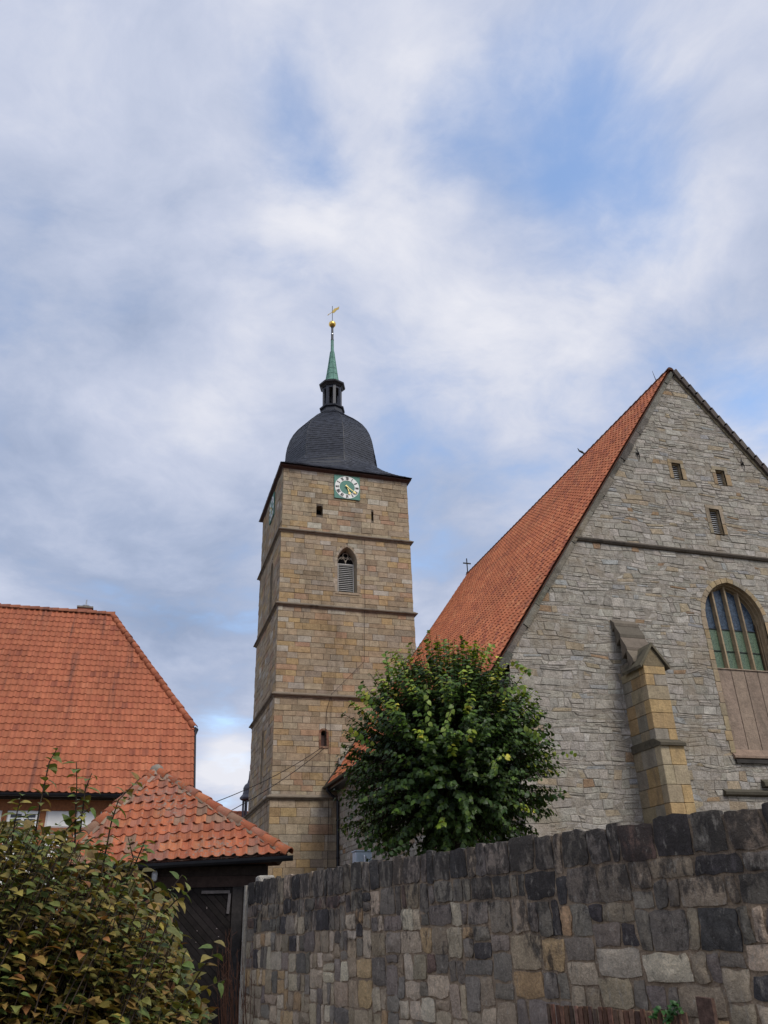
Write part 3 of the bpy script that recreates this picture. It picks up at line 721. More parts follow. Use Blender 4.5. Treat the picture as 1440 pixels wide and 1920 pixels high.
# ---- church nave with its tall gable
NX0, NRX, NX1 = 10.87, 19.40, 28.0
NY0, NY1 = 22.06, 43.9
def roofL(x): return 21.52-1.437*(NRX-x)          # underside line of the left slope
def roofR(x): return 21.52-1.27*(x-NRX)
def pantile(mb, O, U, W, N, u, v, w, L, col, clamp=None, th=.018, amp=.035, fine=True):
    """one S-shaped clay tile; u,v = lower left corner on the roof plane"""
    prof = ((0, .55), (.12, .20), (.32, 0), (.52, .10), (.70, .62), (.85, 1.0), (1.0, .72)) if fine else ((0, .5), (.32, 0), (.60, .35), (.84, 1.0), (1.0, .7))
    n = len(prof); a = []; b = []; c = []
    du = random.uniform(-.006, .006); dn = random.uniform(0, .010); dv = random.uniform(-.012, .012)
    for f, h in prof:
        uu = u+du+f*w*1.04
        ua = clamp(uu, v) if clamp else uu; ub = clamp(uu, v+L) if clamp else uu
        a.append(O+U*ua+W*(v+dv)+N*(h*amp+.034+dn)); b.append(O+U*ub+W*(v+L)+N*(h*amp+.008)); c.append(O+U*ua+W*(v+dv+.004)+N*(h*amp+.034+dn-th))
    vs = a+b+c; fs = [(i, i+1, n+i+1, n+i) for i in range(n-1)]+[(2*n+i, 2*n+i+1, i+1, i) for i in range(n-1)]
    mb.add(vs, fs, col); return vs, fs
PAL_NTILE = [(5, (.45, .140, .060)), (4, (.49, .160, .070)), (2, (.39, .115, .052)), (1, (.30, .09, .048)), (1, (.52, .20, .09))]

def make_nave():
    G = thing('church_nave', 'large grey rubble stone church nave with steep red tiled roof and tall gable', 'church', (NRX, NY0+10, ground(NRX, 32)))
    g0 = ground(NRX, NY0)-.2
    core = MB(); c = (.05, .045, .04)
    core.prism([(NX0+.3, NY0+.75, g0), (NX1-.3, NY0+.75, g0), (NX1-.3, NY0+.75, roofR(NX1-.3)-.25), (NRX, NY0+.75, 21.1), (NX0+.3, NY0+.75, roofL(NX0+.3)-.25)], (0, NY1-NY0-1.5, 0), c)
    W = core.build('wall', 'gable_stone', G)
    mp = face_map((0, NY0, 0), (1, 0, 0), (0, -1, 0))
    big = Hole(19.66, 2.40, 6.35, 10.9, 12.28)
    P = [onY(1258, 869, NY0), onY(1340, 881, NY0), onY(1328, 954, NY0)]
    small = [Hole(P[0][0]+.19, .38, 16.36, 17.05, 17.05), Hole(P[1][0]+.20, .40, 16.36, 17.02, 17.02), Hole(P[2][0]+.22, .44, 14.22, 15.25, 15.25)]
    def ur(v):
        a = NX0 if v < roofL(NX0)-.14 else NRX-(21.38-v)/1.437
        b = NX1 if v < roofR(NX1)-.14 else NRX+(21.38-v)/1.27
        return (a, b)
    mort = MB()
    st = lay(mp, g0, 13.3, ur, lambda: random.choice((.12, .14, .17, .20, .24, .28)), lambda: random.choice((.2, .28, .36, .48, .65)), PAL_GABLE, [big], wob=.055, slant=.05, gap=.018, proud=.012, bev=.014, rough=.012, seed=41, split=.25, mort=mort, mcol=(.29, .255, .21), varc=.12)
    st += lay(mp, 13.42, 21.34, ur, lambda: random.choice((.12, .15, .17, .2, .25)), lambda: random.choice((.22, .3, .38, .5, .7)), PAL_GABLE, small, wob=.05, slant=.05, gap=.018, proud=.013, bev=.014, rough=.012, seed=52, split=.25, mort=mort, mcol=(.28, .245, .20), varc=.12)
    mpS = face_map((NX0, NY1, 0), (0, -1, 0), (-1, 0, 0))
    st2 = lay(mpS, g0, 8.6, lambda v: (0, NY1-NY0), lambda: random.uniform(.2, .42), lambda: random.uniform(.35, .9), PAL_GABLE+[(3, (.30, .23, .15))], [], wob=.03, slant=.03, gap=.025, proud=.02, bev=.025, rough=.015, seed=61, mort=mort, mcol=(.24, .22, .19))
    for mpx, hi, rng in ((face_map((NX1, 0, 0), (0, 1, 0), (1, 0, 0)), roofR(NX1)-.2, (NY0, NY1)),):
        lay(mpx, g0, hi, lambda v: rng, lambda: .5, lambda: 5, PAL_GABLE, [], mort=mort, mcol=(.30, .28, .25))
    mort.box((NX0+.02, NY1-.3, g0), (NX1-.02, NY1-.02, 10.0), (.30, .28, .25))
    mort.build('mortar', 'gable_stone', W)
    put_stones(st+st2, W, 'gable_stone', keep=lambda x, y, s: (x > 1080 or y < 1190) and y < 1520)
    # quoins on the left corner
    z = g0
    while z < 8.3:
        h = random.uniform(.35, .5); l = random.choice((.45, .75))
        MB().box((NX0-.03, NY0-.035, z+.01), (NX0+l, NY0+.1, z+h-.01), jit(pick(PAL_GABLE[:3]), .12)).build('quoin', 'gable_stone', W); z += h
    # string course
    sc = MB(); prof = [(0, 13.28), (.10, 13.30), (.15, 13.36), (.15, 13.40), (.0, 13.50)]
    a = NRX-(21.38-13.38)/1.437-.05; b = NRX+(21.38-13.38)/1.27
    sc.prism([(a, NY0-o+.02, z) for o, z in prof], (b-a, 0, 0), (.12, .10, .08)); sc.build('string_course', 'dark_moulding', G)
    # verge stones up the left slope, tile verge on the right
    d = np.array([1, 0, 1.437]); d = d/np.linalg.norm(d); nl = np.array([-d[2], 0, d[0]]); p = np.array([10.55, 0, roofL(10.55)-.16]); L = np.linalg.norm(np.array([NRX-10.55, 0, (NRX-10.55)*1.437])); s = 0
    while s < L-.1:
        l = min(random.uniform(.6, 1.25), L-s); q = p+d*s; e = random.uniform(.05, .12); k = random.uniform(-.06, .05)
        q0, q1 = q+d*.006, q+d*(l-.006)
        MB().hexa([q0-nl*(.09+k)+[0, NY0-e, 0], q1-nl*(.09+k)+[0, NY0-e, 0], q1-nl*(.09+k)+[0, NY0+.35, 0], q0-nl*(.09+k)+[0, NY0+.35, 0],
                   q0+nl*.10+[0, NY0-e, 0], q1+nl*.10+[0, NY0-e, 0], q1+nl*.10+[0, NY0+.35, 0], q0+nl*.10+[0, NY0+.35, 0]], jit((.155, .14, .115), .35)).build('verge_stone', 'gable_stone', G); s += l
    d2 = np.array([1, 0, -1.27]); d2 /= np.linalg.norm(d2); n2 = np.array([-d2[2], 0, d2[0]]); p = np.array([NRX-.02, 0, 21.42]); s = 0
    while s < 12.5:
        l = .42; q0 = p+d2*s; q1 = p+d2*(s+l+.06)
        MB().hexa([q0-n2*.02+[0, NY0-.16, 0], q1-n2*.06+[0, NY0-.16, 0], q1-n2*.06+[0, NY0+.2, 0], q0-n2*.02+[0, NY0+.2, 0],
                   q0+n2*.20+[0, NY0-.16, 0], q1+n2*.14+[0, NY0-.16, 0], q1+n2*.14+[0, NY0+.2, 0], q0+n2*.20+[0, NY0+.2, 0]], jit((.075, .06, .05), .3)).build('verge_tile', 'nave_tile', G); s += l
    MB().prism([(NRX+.05, NY0-.05, 21.12), (NX1, NY0-.05, roofR(NX1)-.38), (NX1, NY0-.05, roofR(NX1)-.14), (NRX+.05, NY0-.05, 21.36)], (0, .3, 0), (.26, .215, .14)).build('verge_band', 'gable_stone', G)
    # roof
    e0 = np.array([10.28, NY0+.02, 8.55]); top = np.array([NRX, NY0+.02, 21.62])
    Wd = (top-e0); SL = np.linalg.norm(Wd); Wd /= SL; U = np.array([0, 1.0, 0]); N = np.array([-Wd[2], 0, Wd[0]])
    deck = MB(); deck.prism([(10.30, NY0+.12, 8.50), (NRX, NY0+.12, 21.58), (NX1+.5, NY0+.12, roofR(NX1+.5)+.06), (NX1+.5, NY0+.12, roofR(NX1+.5)-.14), (NRX, NY0+.12, 21.36), (10.34, NY0+.12, 8.38)], (0, NY1-NY0-.1, 0), (.10, .04, .025))
    RF = deck.build('roof', 'nave_tile', G)
    tl = MB(); w, ex = .235, .345; nc = int((NY1-NY0)/w); nr = int(SL/ex)
    for r in range(nr+1):
        L = min(ex*1.18, SL-r*ex+.02)
        if L < .1: continue
        for i in range(nc):
            y = i*w; k = .5+.5*mnoise.noise((y*.22, r*.10, 3.3)); col = jit(pick(PAL_NTILE), .12)
            col = tuple(v*(.80+.38*k) for v in col)
            pantile(tl, e0, U, Wd, N, y, r*ex, w, L, col, fine=False, amp=.05)
    tl.build('tiles', 'nave_tile', RF, kind='stuff')
    rt = MB(); y = NY0; i = 0
    while y < NY1-.1:
        rp = [(NRX+.15*math.sin(a), y, 21.58+.13*math.cos(a)) for a in np.linspace(-1.5, 1.5, 7)]; rq = [(NRX+.13*math.sin(a), y+.42, 21.57+.11*math.cos(a)) for a in np.linspace(-1.5, 1.5, 7)]
        MB().add(rp+rq, [(j, j+1, j+8, j+7) for j in range(6)]+[tuple(range(7))], jit((.20, .085, .055), .3)).build('ridge_tile', 'nave_tile', RF, True); y += .4
    fv = MB().hexa([(10.2, NY1-.02, 8.4), (10.28, NY1+.16, 8.4), (NRX, NY1+.16, 21.3), (NRX, NY1-.02, 21.3), (10.2, NY1-.02, 8.66), (10.2, NY1+.16, 8.66), (NRX, NY1+.16, 21.66), (NRX, NY1-.02, 21.66)], (.07, .06, .05)); fv.build('far_verge', 'dark_moulding', RF)
    # eave gutter and downpipe
    gt = MB(); arc = np.linspace(math.pi, 2*math.pi, 7); c0 = (10.17, 8.52)
    A = [(c0[0]+.11*math.cos(a), NY0-.02, c0[1]+.11*math.sin(a)) for a in arc]; B = [(x, NY1+.1, z) for x, y, z in A]
    gt.add(A+B, [(j, j+1, j+8, j+7) for j in range(6)]); gt.box((10.27, NY0+.13, 8.28), (NX0+.1, NY1-.1, 8.36)); gt.build('gutter', 'gutter', RF)
    DP = MB().tube([(10.17, NY1-.5, 8.42), (10.20, NY1-.5, 8.25), (NX0-.12, NY1-.5, 7.75), (NX0-.12, NY1-.5, g0)], .075, 8).build('downpipe', 'gutter', G)
    for z in (3.2, 5.0, 6.8): MB().lathe([(.09, z-.04), (.10, z), (.09, z+.04)], (NX0-.12, NY1-.5, 0), 8).build('pipe_bracket', 'iron', DP)
    # gable vents
    for h in small:
        B = MB(); reveal(B, mp, h, .55, .02, .0, (.33, .26, .17)); X = B.build('gable_vent', 'dressed_stone', G)
        surround(mp, h, .15, [(2, (.33, .27, .19)), (1, (.30, .22, .13))], X, .032, 4, .5, .6, bottom=False)
        MB().box((h.uc-h.w/2, NY0+.66, h.v0), (h.uc+h.w/2, NY0+.72, h.va)).build('backing', 'dark_interior', X)
        z = h.v0+.04
        while z < h.va-.05:
            MB().add([mp(h.uc-h.w/2+.01, z, -.16), mp(h.uc+h.w/2-.01, z, -.16), mp(h.uc+h.w/2-.01, z+.05, -.24), mp(h.uc-h.w/2+.01, z+.05, -.24),
                      mp(h.uc-h.w/2+.01, z+.018, -.16), mp(h.uc+h.w/2-.01, z+.018, -.16)], [(0, 1, 2, 3), (0, 4, 5, 1), (4, 3, 2, 5)]).build('slat', 'louvre_white', X); z += .085
    # wall anchors
    for px in ((1196, 850), (1392, 870)):
        q = onY(*px, NY0-.05); X = MB().tube([q+[.02, 0, .30], q+[-.03, -.03, .12], q+[0, -.04, 0], q+[.03, -.03, -.12], q+[.0, 0, -.32]], [.008, .02, .025, .018, .006], 5).build('wall_anchor', 'iron', G)
        MB().box(q+np.array([-.05, -.02, -.03]), q+np.array([.05, .03, .03])).build('anchor_plate', 'iron', X)
    # great window
    B = MB(); reveal(B, mp, big, .36, .02, .13, (.31, .23, .14), 14, steps=3); X = B.build('great_window', 'dressed_stone', G)
    surround(mp, big, .19, PAL_OCHRE, X, .032, 8, .40, .45, bottom=False)
    gw = Hole(big.uc, big.w-.26, 6.35, 10.9, 12.15); hw = gw.w/2; zg = 9.22
    lights = [big.uc-hw+2*hw*i/4 for i in range(5)]
    for i in range(4):
        u0, u1 = lights[i]+.06, lights[i+1]-.06
        for za, zb, mt in ((zg, 9.83, 'glass_green'), (9.86, 10.62, 'glass_green'), (10.65, None, 'glass_blue')):
            if zb: pl = [(u0, za), (u1, za), (u1, zb), (u0, zb)]
            else:
                pl = [(u0, za), (u1, za)]
                zt = lambda u: next((z for z in np.arange(12.15, 10.6, -.02) if (gw.hw(z) or 0) >= abs(u-gw.uc)), za)
                pl += [(u, zt(u)) for u in np.linspace(u1, u0, 5)]
            MB().prism([mp(a_, b_, -.345) for a_, b_ in pl], (0, .02, 0)).build('pane', mt, X)
    for u in lights[1:-1]:
        zt = next((z for z in np.arange(12.15, 10.6, -.02) if (gw.hw(z) or 0) >= abs(u-gw.uc)), 11)
        MB().prism([mp(u-.06, zg, -.34), mp(u-.03, zg, -.20), mp(u+.03, zg, -.20), mp(u+.06, zg, -.34)], (0, 0, zt-zg+.12), jit((.36, .27, .17), .1)).build('mullion', 'dressed_stone', X)
    for z in (9.845, 10.635): MB().box((big.uc-hw, NY0+.315, z-.012), (big.uc+hw, NY0+.335, z+.012)).build('saddle_bar', 'iron', X)
    for s_ in (-1, 1): MB().box((big.uc+s_*hw, NY0+.25, zg), (big.uc+s_*(hw-.05), NY0+.335, 10.9), (.12, .085, .05)).build('jamb_strip', 'dressed_stone', X)
    MB().box((big.uc-hw-.2, NY0+.70, 9.0), (big.uc+hw+.2, NY0+.74, 12.4)).build('backing', 'dark_interior', X)
    # blocked lower lights: four stone slabs with grooves between
    ub = [big.uc-big.w/2+.0]+[big.uc-hw+2*hw*i/4 for i in (1, 2, 3)]+[big.uc+big.w/2]
    for i in range(4):
        slab(mp, [(ub[i]+.012, 6.5), (ub[i+1]-.012, 6.5), (ub[i+1]-.012, 9.15), (ub[i]+.012, 9.15)], -.16, jit((.27, .205, .155), .08), X, 'blocking_slab', 'dressed_stone', back=-.5)
    MB().box((big.uc-big.w/2, NY0+.20, 6.3), (big.uc+big.w/2, NY0+.5, 9.1), (.06, .045, .035)).build('joint_backing', 'dressed_stone', X)
    MB().hexa([mp(big.uc-big.w/2-.02, 9.15, -.5), mp(big.uc+big.w/2+.02, 9.15, -.5), mp(big.uc+big.w/2+.02, 9.15, -.12), mp(big.uc-big.w/2-.02, 9.15, -.12),
               mp(big.uc-big.w/2-.02, 9.25, -.5), mp(big.uc+big.w/2+.02, 9.25, -.5), mp(big.uc+big.w/2+.02, 9.18, -.12), mp(big.uc-big.w/2-.02, 9.18, -.12)], (.36, .28, .21)).build('transom', 'dressed_stone', X)
    sl = MB(); sl.prism([(18.32, NY0-o+.02, z) for o, z in ((0, 6.16), (.13, 6.20), (.13, 6.27), (-.15, 6.52), (-.15, 6.16))], (2.68, 0, 0), (.27, .19, .14)); sl.build('window_sill', 'dressed_stone', X)
    MB().box((18.36, NY0-.10, 6.04), (21.06, NY0+.02, 6.155), (.05, .045, .04)).build('sill_moulding', 'dark_moulding', X)
    pl_ = MB(); pl_.prism([(17.66, NY0-o+.02, z) for o, z in ((0, 5.02), (.16, 5.08), (.18, 5.16), (.0, 5.28))], (4.4, 0, 0), (.085, .075, .055)); pl_.build('ledge', 'dark_moulding', G)
    MB().prism([(19.15, NY0-o+.02, z) for o, z in ((0, 5.30), (.2, 5.34), (.2, 5.46), (0, 5.6))], (1.9, 0, 0), (.09, .08, .055)).build('ledge', 'dark_moulding', G)
    # ---- buttress
    bx0, bx1 = 14.72, 15.47; yf, yl = 20.78, 20.62
    Bt = MB().box((bx0+.08, yf+.08, g0), (bx1-.08, NY0+.1, 8.5), (.22, .18, .13)).build('buttress', 'gable_stone', G)
    def blocks(x0, x1, y0, y1, z0, z1, hmin, hmax):
        z = z0
        while z < z1-.02:
            h = random.uniform(hmin, hmax); zt = z+h
            if z1-zt < .18: zt = z1
            dv = [x0, x1] if random.random() < .5 else [x0, x0+(x1-x0)*random.uniform(.35, .65), x1]
            for a, b in zip(dv[:-1], dv[1:]):
                c1 = jit(pick([(3, (.43, .295, .145)), (2.4, (.39, .27, .135)), (2.4, (.36, .29, .19)), (1.2, (.29, .255, .20))]), .10); e = .012
                MB().add(*block_geo((a, y0, z+.005), (b-.006, y0+.3, zt-.004), e), c1).build('buttress_stone', 'dressed_stone', Bt)
            ys = [y0+.3, y0+.3+(y1-y0-.3)*random.uniform(.35, .65), y1]
            for a, b in zip(ys[:-1], ys[1:]):
                MB().add(*block_geo((x0, a+.005, z+.005), (x0+.3, b, zt-.004), .012), jit(pick([(3, (.29, .235, .15)), (2, (.25, .22, .17)), (1, (.32, .22, .11))]), .12)).build('buttress_stone', 'dressed_stone', Bt)  # left face: shade put into the stone colours, darker than the front
                MB().add(*block_geo((x1-.3, a+.005, z+.005), (x1, b, zt-.004), .012), jit((.29, .24, .17), .12)).build('buttress_stone', 'dressed_stone', Bt)
            z = zt
    blocks(bx0-.03, bx1+.03, yl, NY0, g0, 6.22, .36, .55); blocks(bx0, bx1, yf, NY0, 6.40, 8.62, .32, .5)
    MB().prism([(bx0-.06, y, z) for y, z in ((yl-.08, 6.20), (yl-.09, 6.28), (yf+.06, 6.44), (NY0, 6.44), (NY0, 6.20))], (bx1-bx0+.12, 0, 0), (.10, .085, .06)).build('buttress_drip', 'dark_moulding', Bt)
    xm = (bx0+bx1)/2; y0c = yf-.08
    Cp = MB().prism([(bx0-.02, yf, 8.62), (bx1+.02, yf, 8.62), (xm, yf, 9.22)], (0, .9, 0), (.21, .165, .10)).build('buttress_gablet', 'dressed_stone', Bt)
    for s_ in (-1, 1):
        xe = bx0-.13 if s_ < 0 else bx1+.13
        MB().hexa([(xe, y0c, 8.54), (xm, y0c, 9.24), (xm, yf+.95, 9.24), (xe, yf+.95, 8.54), (xe+s_*.03, y0c, 8.62), (xm, y0c, 9.35), (xm, yf+.95, 9.35), (xe+s_*.03, yf+.95, 8.62)], jit((.12, .10, .07), .2)).build('gablet_slab', 'dark_moulding', Cp)
    steps = [(21.22, 8.85), (21.45, 9.30), (21.68, 9.80), (21.90, 10.25), (22.1, 10.50)]
    for (ya, za), (yb, zb) in zip(steps[:-1], steps[1:]):
        MB().prism([(bx0-.06, y, z) for y, z in ((ya-.05, za), (ya-.05, za+.10), (yb, zb+.06), (yb+.02, za-.2))], (bx1-bx0+.16, 0, 0), jit((.155, .13, .10), .2)).build('weathering_slab', 'dark_moulding', Bt)
    MB().box((bx0+.02, yf+.7, 8.62), (bx1-.02, NY0+.05, 8.95), (.2, .17, .13)).build('buttress_core', 'gable_stone', Bt)
    # ridge cross, spike and the little hook on the ridge
    q = np.array([NRX, NY1+.05, 21.65])
    Cx = MB().tube([q, q+[0, 0, 1.05]], .035, 6).build('ridge_cross', 'iron', G)
    MB().box(q+np.array([-.26, -.03, .68]), q+np.array([.26, .03, .75])).build('cross_arm', 'iron', Cx); MB().lathe([(.12, -.05), (.10, .08), (.05, .14)], q, 8).build('cross_foot', 'iron', Cx)
    MB().tube([(NRX-.06, NY0+.9, 21.6), (NRX-.16, NY0+.9, 22.15)], [.018, .006], 5).build('lightning_spike', 'iron', G)
    y = onX(1098, 852, NRX)[1]; MB().tube([(NRX-.05, y, 21.66), (NRX-.12, y+.08, 21.80), (NRX-.24, y+.12, 21.88), (NRX-.30, y+.13, 22.02)], [.03, .06, .04, .015], 6).build('ridge_hook', 'iron', G)

def block_geo(a, b, e):
    """box with its edges chamfered by e on all sides"""
    (x0, y0, z0), (x1, y1, z1) = a, b; vs = []; idx = {}
    X, Y, Z = (x0, x1), (y0, y1), (z0, z1); fs = []
    def V(i, j, k, ax):
        p = [X[i]+(e if i == 0 else -e), Y[j]+(e if j == 0 else -e), Z[k]+(e if k == 0 else -e)]; p[ax] = (X, Y, Z)[ax][(i, j, k)[ax]]
        key = (i, j, k, ax)
        if key not in idx: idx[key] = len(vs); vs.append(tuple(p))
        return idx[key]
    for s in (0, 1):
        f = [V(s, 0, 0, 0), V(s, 1, 0, 0), V(s, 1, 1, 0), V(s, 0, 1, 0)]; fs.append(tuple(f if s else f[::-1]))
        f = [V(0, s, 0, 1), V(1, s, 0, 1), V(1, s, 1, 1), V(0, s, 1, 1)]; fs.append(tuple(f[::-1] if s else f))
        f = [V(0, 0, s, 2), V(1, 0, s, 2), V(1, 1, s, 2), V(0, 1, s, 2)]; fs.append(tuple(f if s else f[::-1]))
    for i in (0, 1):
        for j in (0, 1):
            fs.append((V(i, j, 0, 0), V(i, j, 1, 0), V(i, j, 1, 1), V(i, j, 0, 1)))
            fs.append((V(i, 0, j, 0), V(i, 1, j, 0), V(i, 1, j, 2), V(i, 0, j, 2)))
            fs.append((V(0, i, j, 1), V(1, i, j, 1), V(1, i, j, 2), V(0, i, j, 2)))
            for k in (0, 1): fs.append((V(i, j, k, 0), V(i, j, k, 1), V(i, j, k, 2)))
    return vs, fs
make_nave()

# ---- red-roofed half-timbered house
def cap_tiles(p, q, r, L, pal, parent, mt, name, upv=(0, 0, 1), lift=.0):
    p, q = np.array(p, float), np.array(q, float); d = q-p; T = np.linalg.norm(d); d /= T; n = max(1, int(T/L)); st = T/n
    u = np.array(upv, float); x = np.cross(d, u); x /= np.linalg.norm(x); u = np.cross(x, d)
    for i in range(n):
        a = p+d*(i*st-.03)+u*random.uniform(-.008, .012); b = p+d*((i+1)*st+.05); k = random.uniform(-.012, .012)
        ang = np.linspace(-1.75, 1.75, 9)
        A = [a+x*(r*1.08*math.sin(t)+k)+u*(r*1.08*math.cos(t)-.02+lift) for t in ang]; B = [b+x*(r*.9*math.sin(t)+k)+u*(r*.9*math.cos(t)-.03+lift) for t in ang]
        C = [a+x*(r*.92*math.sin(t)+k)+u*(r*.92*math.cos(t)-.02+lift) for t in ang]
        MB().add(A+B+C, [(j, j+1, j+10, j+9) for j in range(8)]+[(18+j, 18+j+1, j+1, j) for j in range(8)], jit(pick(pal), .12)).build(name, mt, parent, True)
PAL_HTILE = [(5, (.360, .114, .056)), (4, (.380, .124, .061)), (2, (.335, .102, .051)), (.25, (.26, .08, .044)), (.6, (.40, .138, .070))]
def make_house():
    gy = 30.0; E0 = np.array([-11.0, gy, 6.0]); XR = 2.33; rx, ry, rz = -1.34, 36.0, 14.40
    H = thing('half_timbered_house', 'half-timbered house with a large orange pantile half-hipped roof', 'house', (-4, 33, ground(-4, 33)))
    g0 = ground(-4, 33)-.2; ywall = gy+.45
    body = MB().box((-11, ywall, g0), (XR-.25, 41.5, 6.1), (.7, .7, .7)); Wl = body.build('wall', 'plaster_white', H)
    MB().prism([(-10.9, ywall+.1, 6.0), (-10.9, 41.4, 6.0), (-10.9, ry, rz-.5)], (8.6, 0, 0), (.3, .12, .07)).build('attic', 'plaster_white', H)
    # slope vectors, bell-cast over the lowest part
    Wd = np.array([0, ry-gy, rz-6.0]); SL = np.linalg.norm(Wd); Wd = Wd/SL; N = np.array([0, -Wd[2], Wd[1]]); U = np.array([1.0, 0, 0])
    s_hip = (8.70-6.0)/Wd[2]                      # slope distance where the half hip begins
    def umax(s):
        if s <= s_hip: return XR+11.0
        f = (s-s_hip)/(SL-s_hip); fl = .22*math.exp(-(s-s_hip)/.6)*(1-math.exp(-(s-s_hip)/.25))
        return (XR+(rx-XR)*f)+11.0+fl*.6
    deck = MB()
    def P(x, s, n=0): return np.array([x, gy, 6.0])+Wd*s+N*n
    deck.prism([P(-11, 0), P(XR-.02, 0), P(XR-.02, s_hip), P(rx, SL), P(-11, SL)], -N*.10, (.12, .05, .03))
    back = [(-11, 42, 6.0), (XR, 42, 6.0), (XR, 40.1, 8.7), (rx, ry, rz), (-11, ry, rz)]
    deck.add(back, [(0, 1, 2, 3, 4)], (.3, .1, .05)); RF = deck.build('roof', 'house_tile', H)
    MB().add([(XR, 31.93, 8.7), (XR, 40.1, 8.7), (rx, ry, rz-.01)], [(0, 1, 2)], (.3, .1, .05)).build('half_hip', 'house_tile', RF)
    MB().add([(XR-.27, gy+.4, 6.0), (XR-.27, 41.6, 6.0), (XR-.27, 40.1, 8.65), (XR-.27, 31.93, 8.65)], [(0, 1, 2, 3)], (.2, .08, .04)).build('gable_boarding', 'timber', H)
    w, ex = .225, .352; nr = int(SL/ex)+1; T = []
    pals = PAL_HTILE
    for r in range(nr):
        s = r*ex; L = min(ex*1.2, SL-s+.03)
        if L < .12: continue
        # bell-cast: the lowest rows lie flatter
        for i in range(int((XR+11)/w)+1):
            u = i*w
            if u > umax(s)-.05: continue
            k = mnoise.noise((u*.35, r*.06, 1.7)); col = jit(pick(pals), .09); col = tuple(v*(1+.16*k) for v in col)
            mb = MB(); vs, fs = pantile(mb, E0, U, Wd, N, u, s, w, L, col, clamp=lambda a, b: min(a, umax(b)), amp=.05)
            T.append((vs, fs, col, [vs[0], vs[6], vs[13], vs[7]]))
    put_stones(T, RF, 'house_tile', 'roof_tile', 'roof_tiles', 300, keep=lambda x, y, s: y < 1470)
    cap_tiles(P(XR-.03, s_hip), P(rx, SL), .13, .36, PAL_HTILE, RF, 'house_tile', 'hip_tile', N, .05)
    cap_tiles((rx+.1, ry, rz+.02), (-11, ry, rz+.02), .14, .38, [(1, (.24, .09, .055)), (1, (.30, .11, .06))], RF, 'house_tile', 'ridge_tile', (0, 0, 1), .02)
    # right verge strip, half-hip gutter corner, eave gutter
    MB().hexa([P(XR-.01, -.05, -.12), P(XR+.05, -.05, -.12), P(XR+.05, s_hip, -.12), P(XR-.01, s_hip, -.12), P(XR-.01, -.05, .06), P(XR+.05, -.05, .06), P(XR+.05, s_hip, .06), P(XR-.01, s_hip, .06)]).build('verge_strip', 'gutter', RF)
    MB().tube([(XR+.05, 31.75, 8.60), (XR+.05, 40.2, 8.60)], .08, 8).build('hip_gutter', 'gutter', RF)
    A = [(-11, gy-.10+.10*math.cos(a), 5.97+.10*math.sin(a)) for a in np.linspace(math.pi, 2*math.pi, 7)]; B = [(XR-.05, y, z) for x, y, z in A]
    MB().add(A+B, [(j, j+1, j+8, j+7) for j in range(6)]).build('gutter', 'gutter', RF)
    MB().box((-11, gy+.06, 5.86), (XR-.1, ywall+.05, 5.93), (.03, .022, .018)).build('soffit', 'old_wood', RF)
    A = onY(0, 1290, ywall)
    # timber frame and windows on the front wall
    yw = ywall
    def px(x, y=1530): return onY(x, y, yw)
    MB().box((-10.95, yw-.05, 5.50), (XR-.3, yw+.05, 5.845)).build('wall_plate', 'timber', Wl)
    for a, b in ((3, 13), (74, 86), (133, 143), (179, 188), (236, 248), (300, 312)):
        MB().box((px(a)[0], yw-.04, g0), (px(b)[0], yw+.05, 5.498)).build('timber_post', 'timber', Wl)
    for x in (-9.6, -8.2, -6.8, -5.4): MB().box((x, yw-.04, g0), (x+.18, yw+.05, 5.498)).build('timber_post', 'timber', Wl)
    zr = px(100, 1552)[2]
    MB().box((-10.95, yw-.035, zr-.18), (XR-.3, yw+.05, zr)).build('timber_rail', 'timber', Wl)
    for (a, b) in ((15, 72), (-70, -10)):
        xa, xb = px(a)[0], px(b)[0]; za, zb = zr+.02, 5.47
        Wn = MB().box((xa+.08, yw-.005, za+.08), (xb-.08, yw+.02, zb-.07)).build('window', 'dark_glass', H)
        for (p0, p1) in (((xa, za), (xa+.08, zb)), ((xb-.08, za), (xb, zb)), ((xa+.08, zb-.08), (xb-.08, zb)), ((xa+.08, za), (xb-.08, za+.08)), (((xa+xb)/2-.045, za+.08), ((xa+xb)/2+.045, zb-.08))):
            MB().box((p0[0], yw-.05, p0[1]), (p1[0], yw+.03, p1[1])).build('window_frame', 'paint_white', Wn)
        zz = za+(zb-za)*.55
        MB().box((xa+.08, yw-.03, zz-.018), (xb-.08, yw+.01, zz+.018)).build('glazing_bar', 'paint_white', Wn)
    for a, b in ((89, 131), (145, 177)):
        xa, xb = px(a)[0], px(b)[0]; slab(face_map((0, yw, 0), (1, 0, 0), (0, -1, 0)), [(xa, zr+.03), (xb, zr+.03), (xb, 5.48), (xa, 5.48)], .025, (.7, .7, .7), Wl, 'infill_panel', 'plaster_white')
    # chimney
    q = onY(160, 1143, ry+.6); Ch = MB().box((q[0]-.30, ry+.25, rz-1.0), (q[0]+.30, ry+.95, rz+.35)).build('chimney', 'brick', RF)
    MB().box((q[0]-.34, ry+.21, rz+.351), (q[0]+.34, ry+.99, rz+.42)).build('chimney_cap', 'ridge_mortar', RF)
    MB().lathe([(.12, .42), (.12, .52), (.16, .53), (.16, .57), (.03, .62), (.025, .85)], (q[0], ry+.6, rz), 10).build('chimney_pot', 'steel', RF)
make_house()

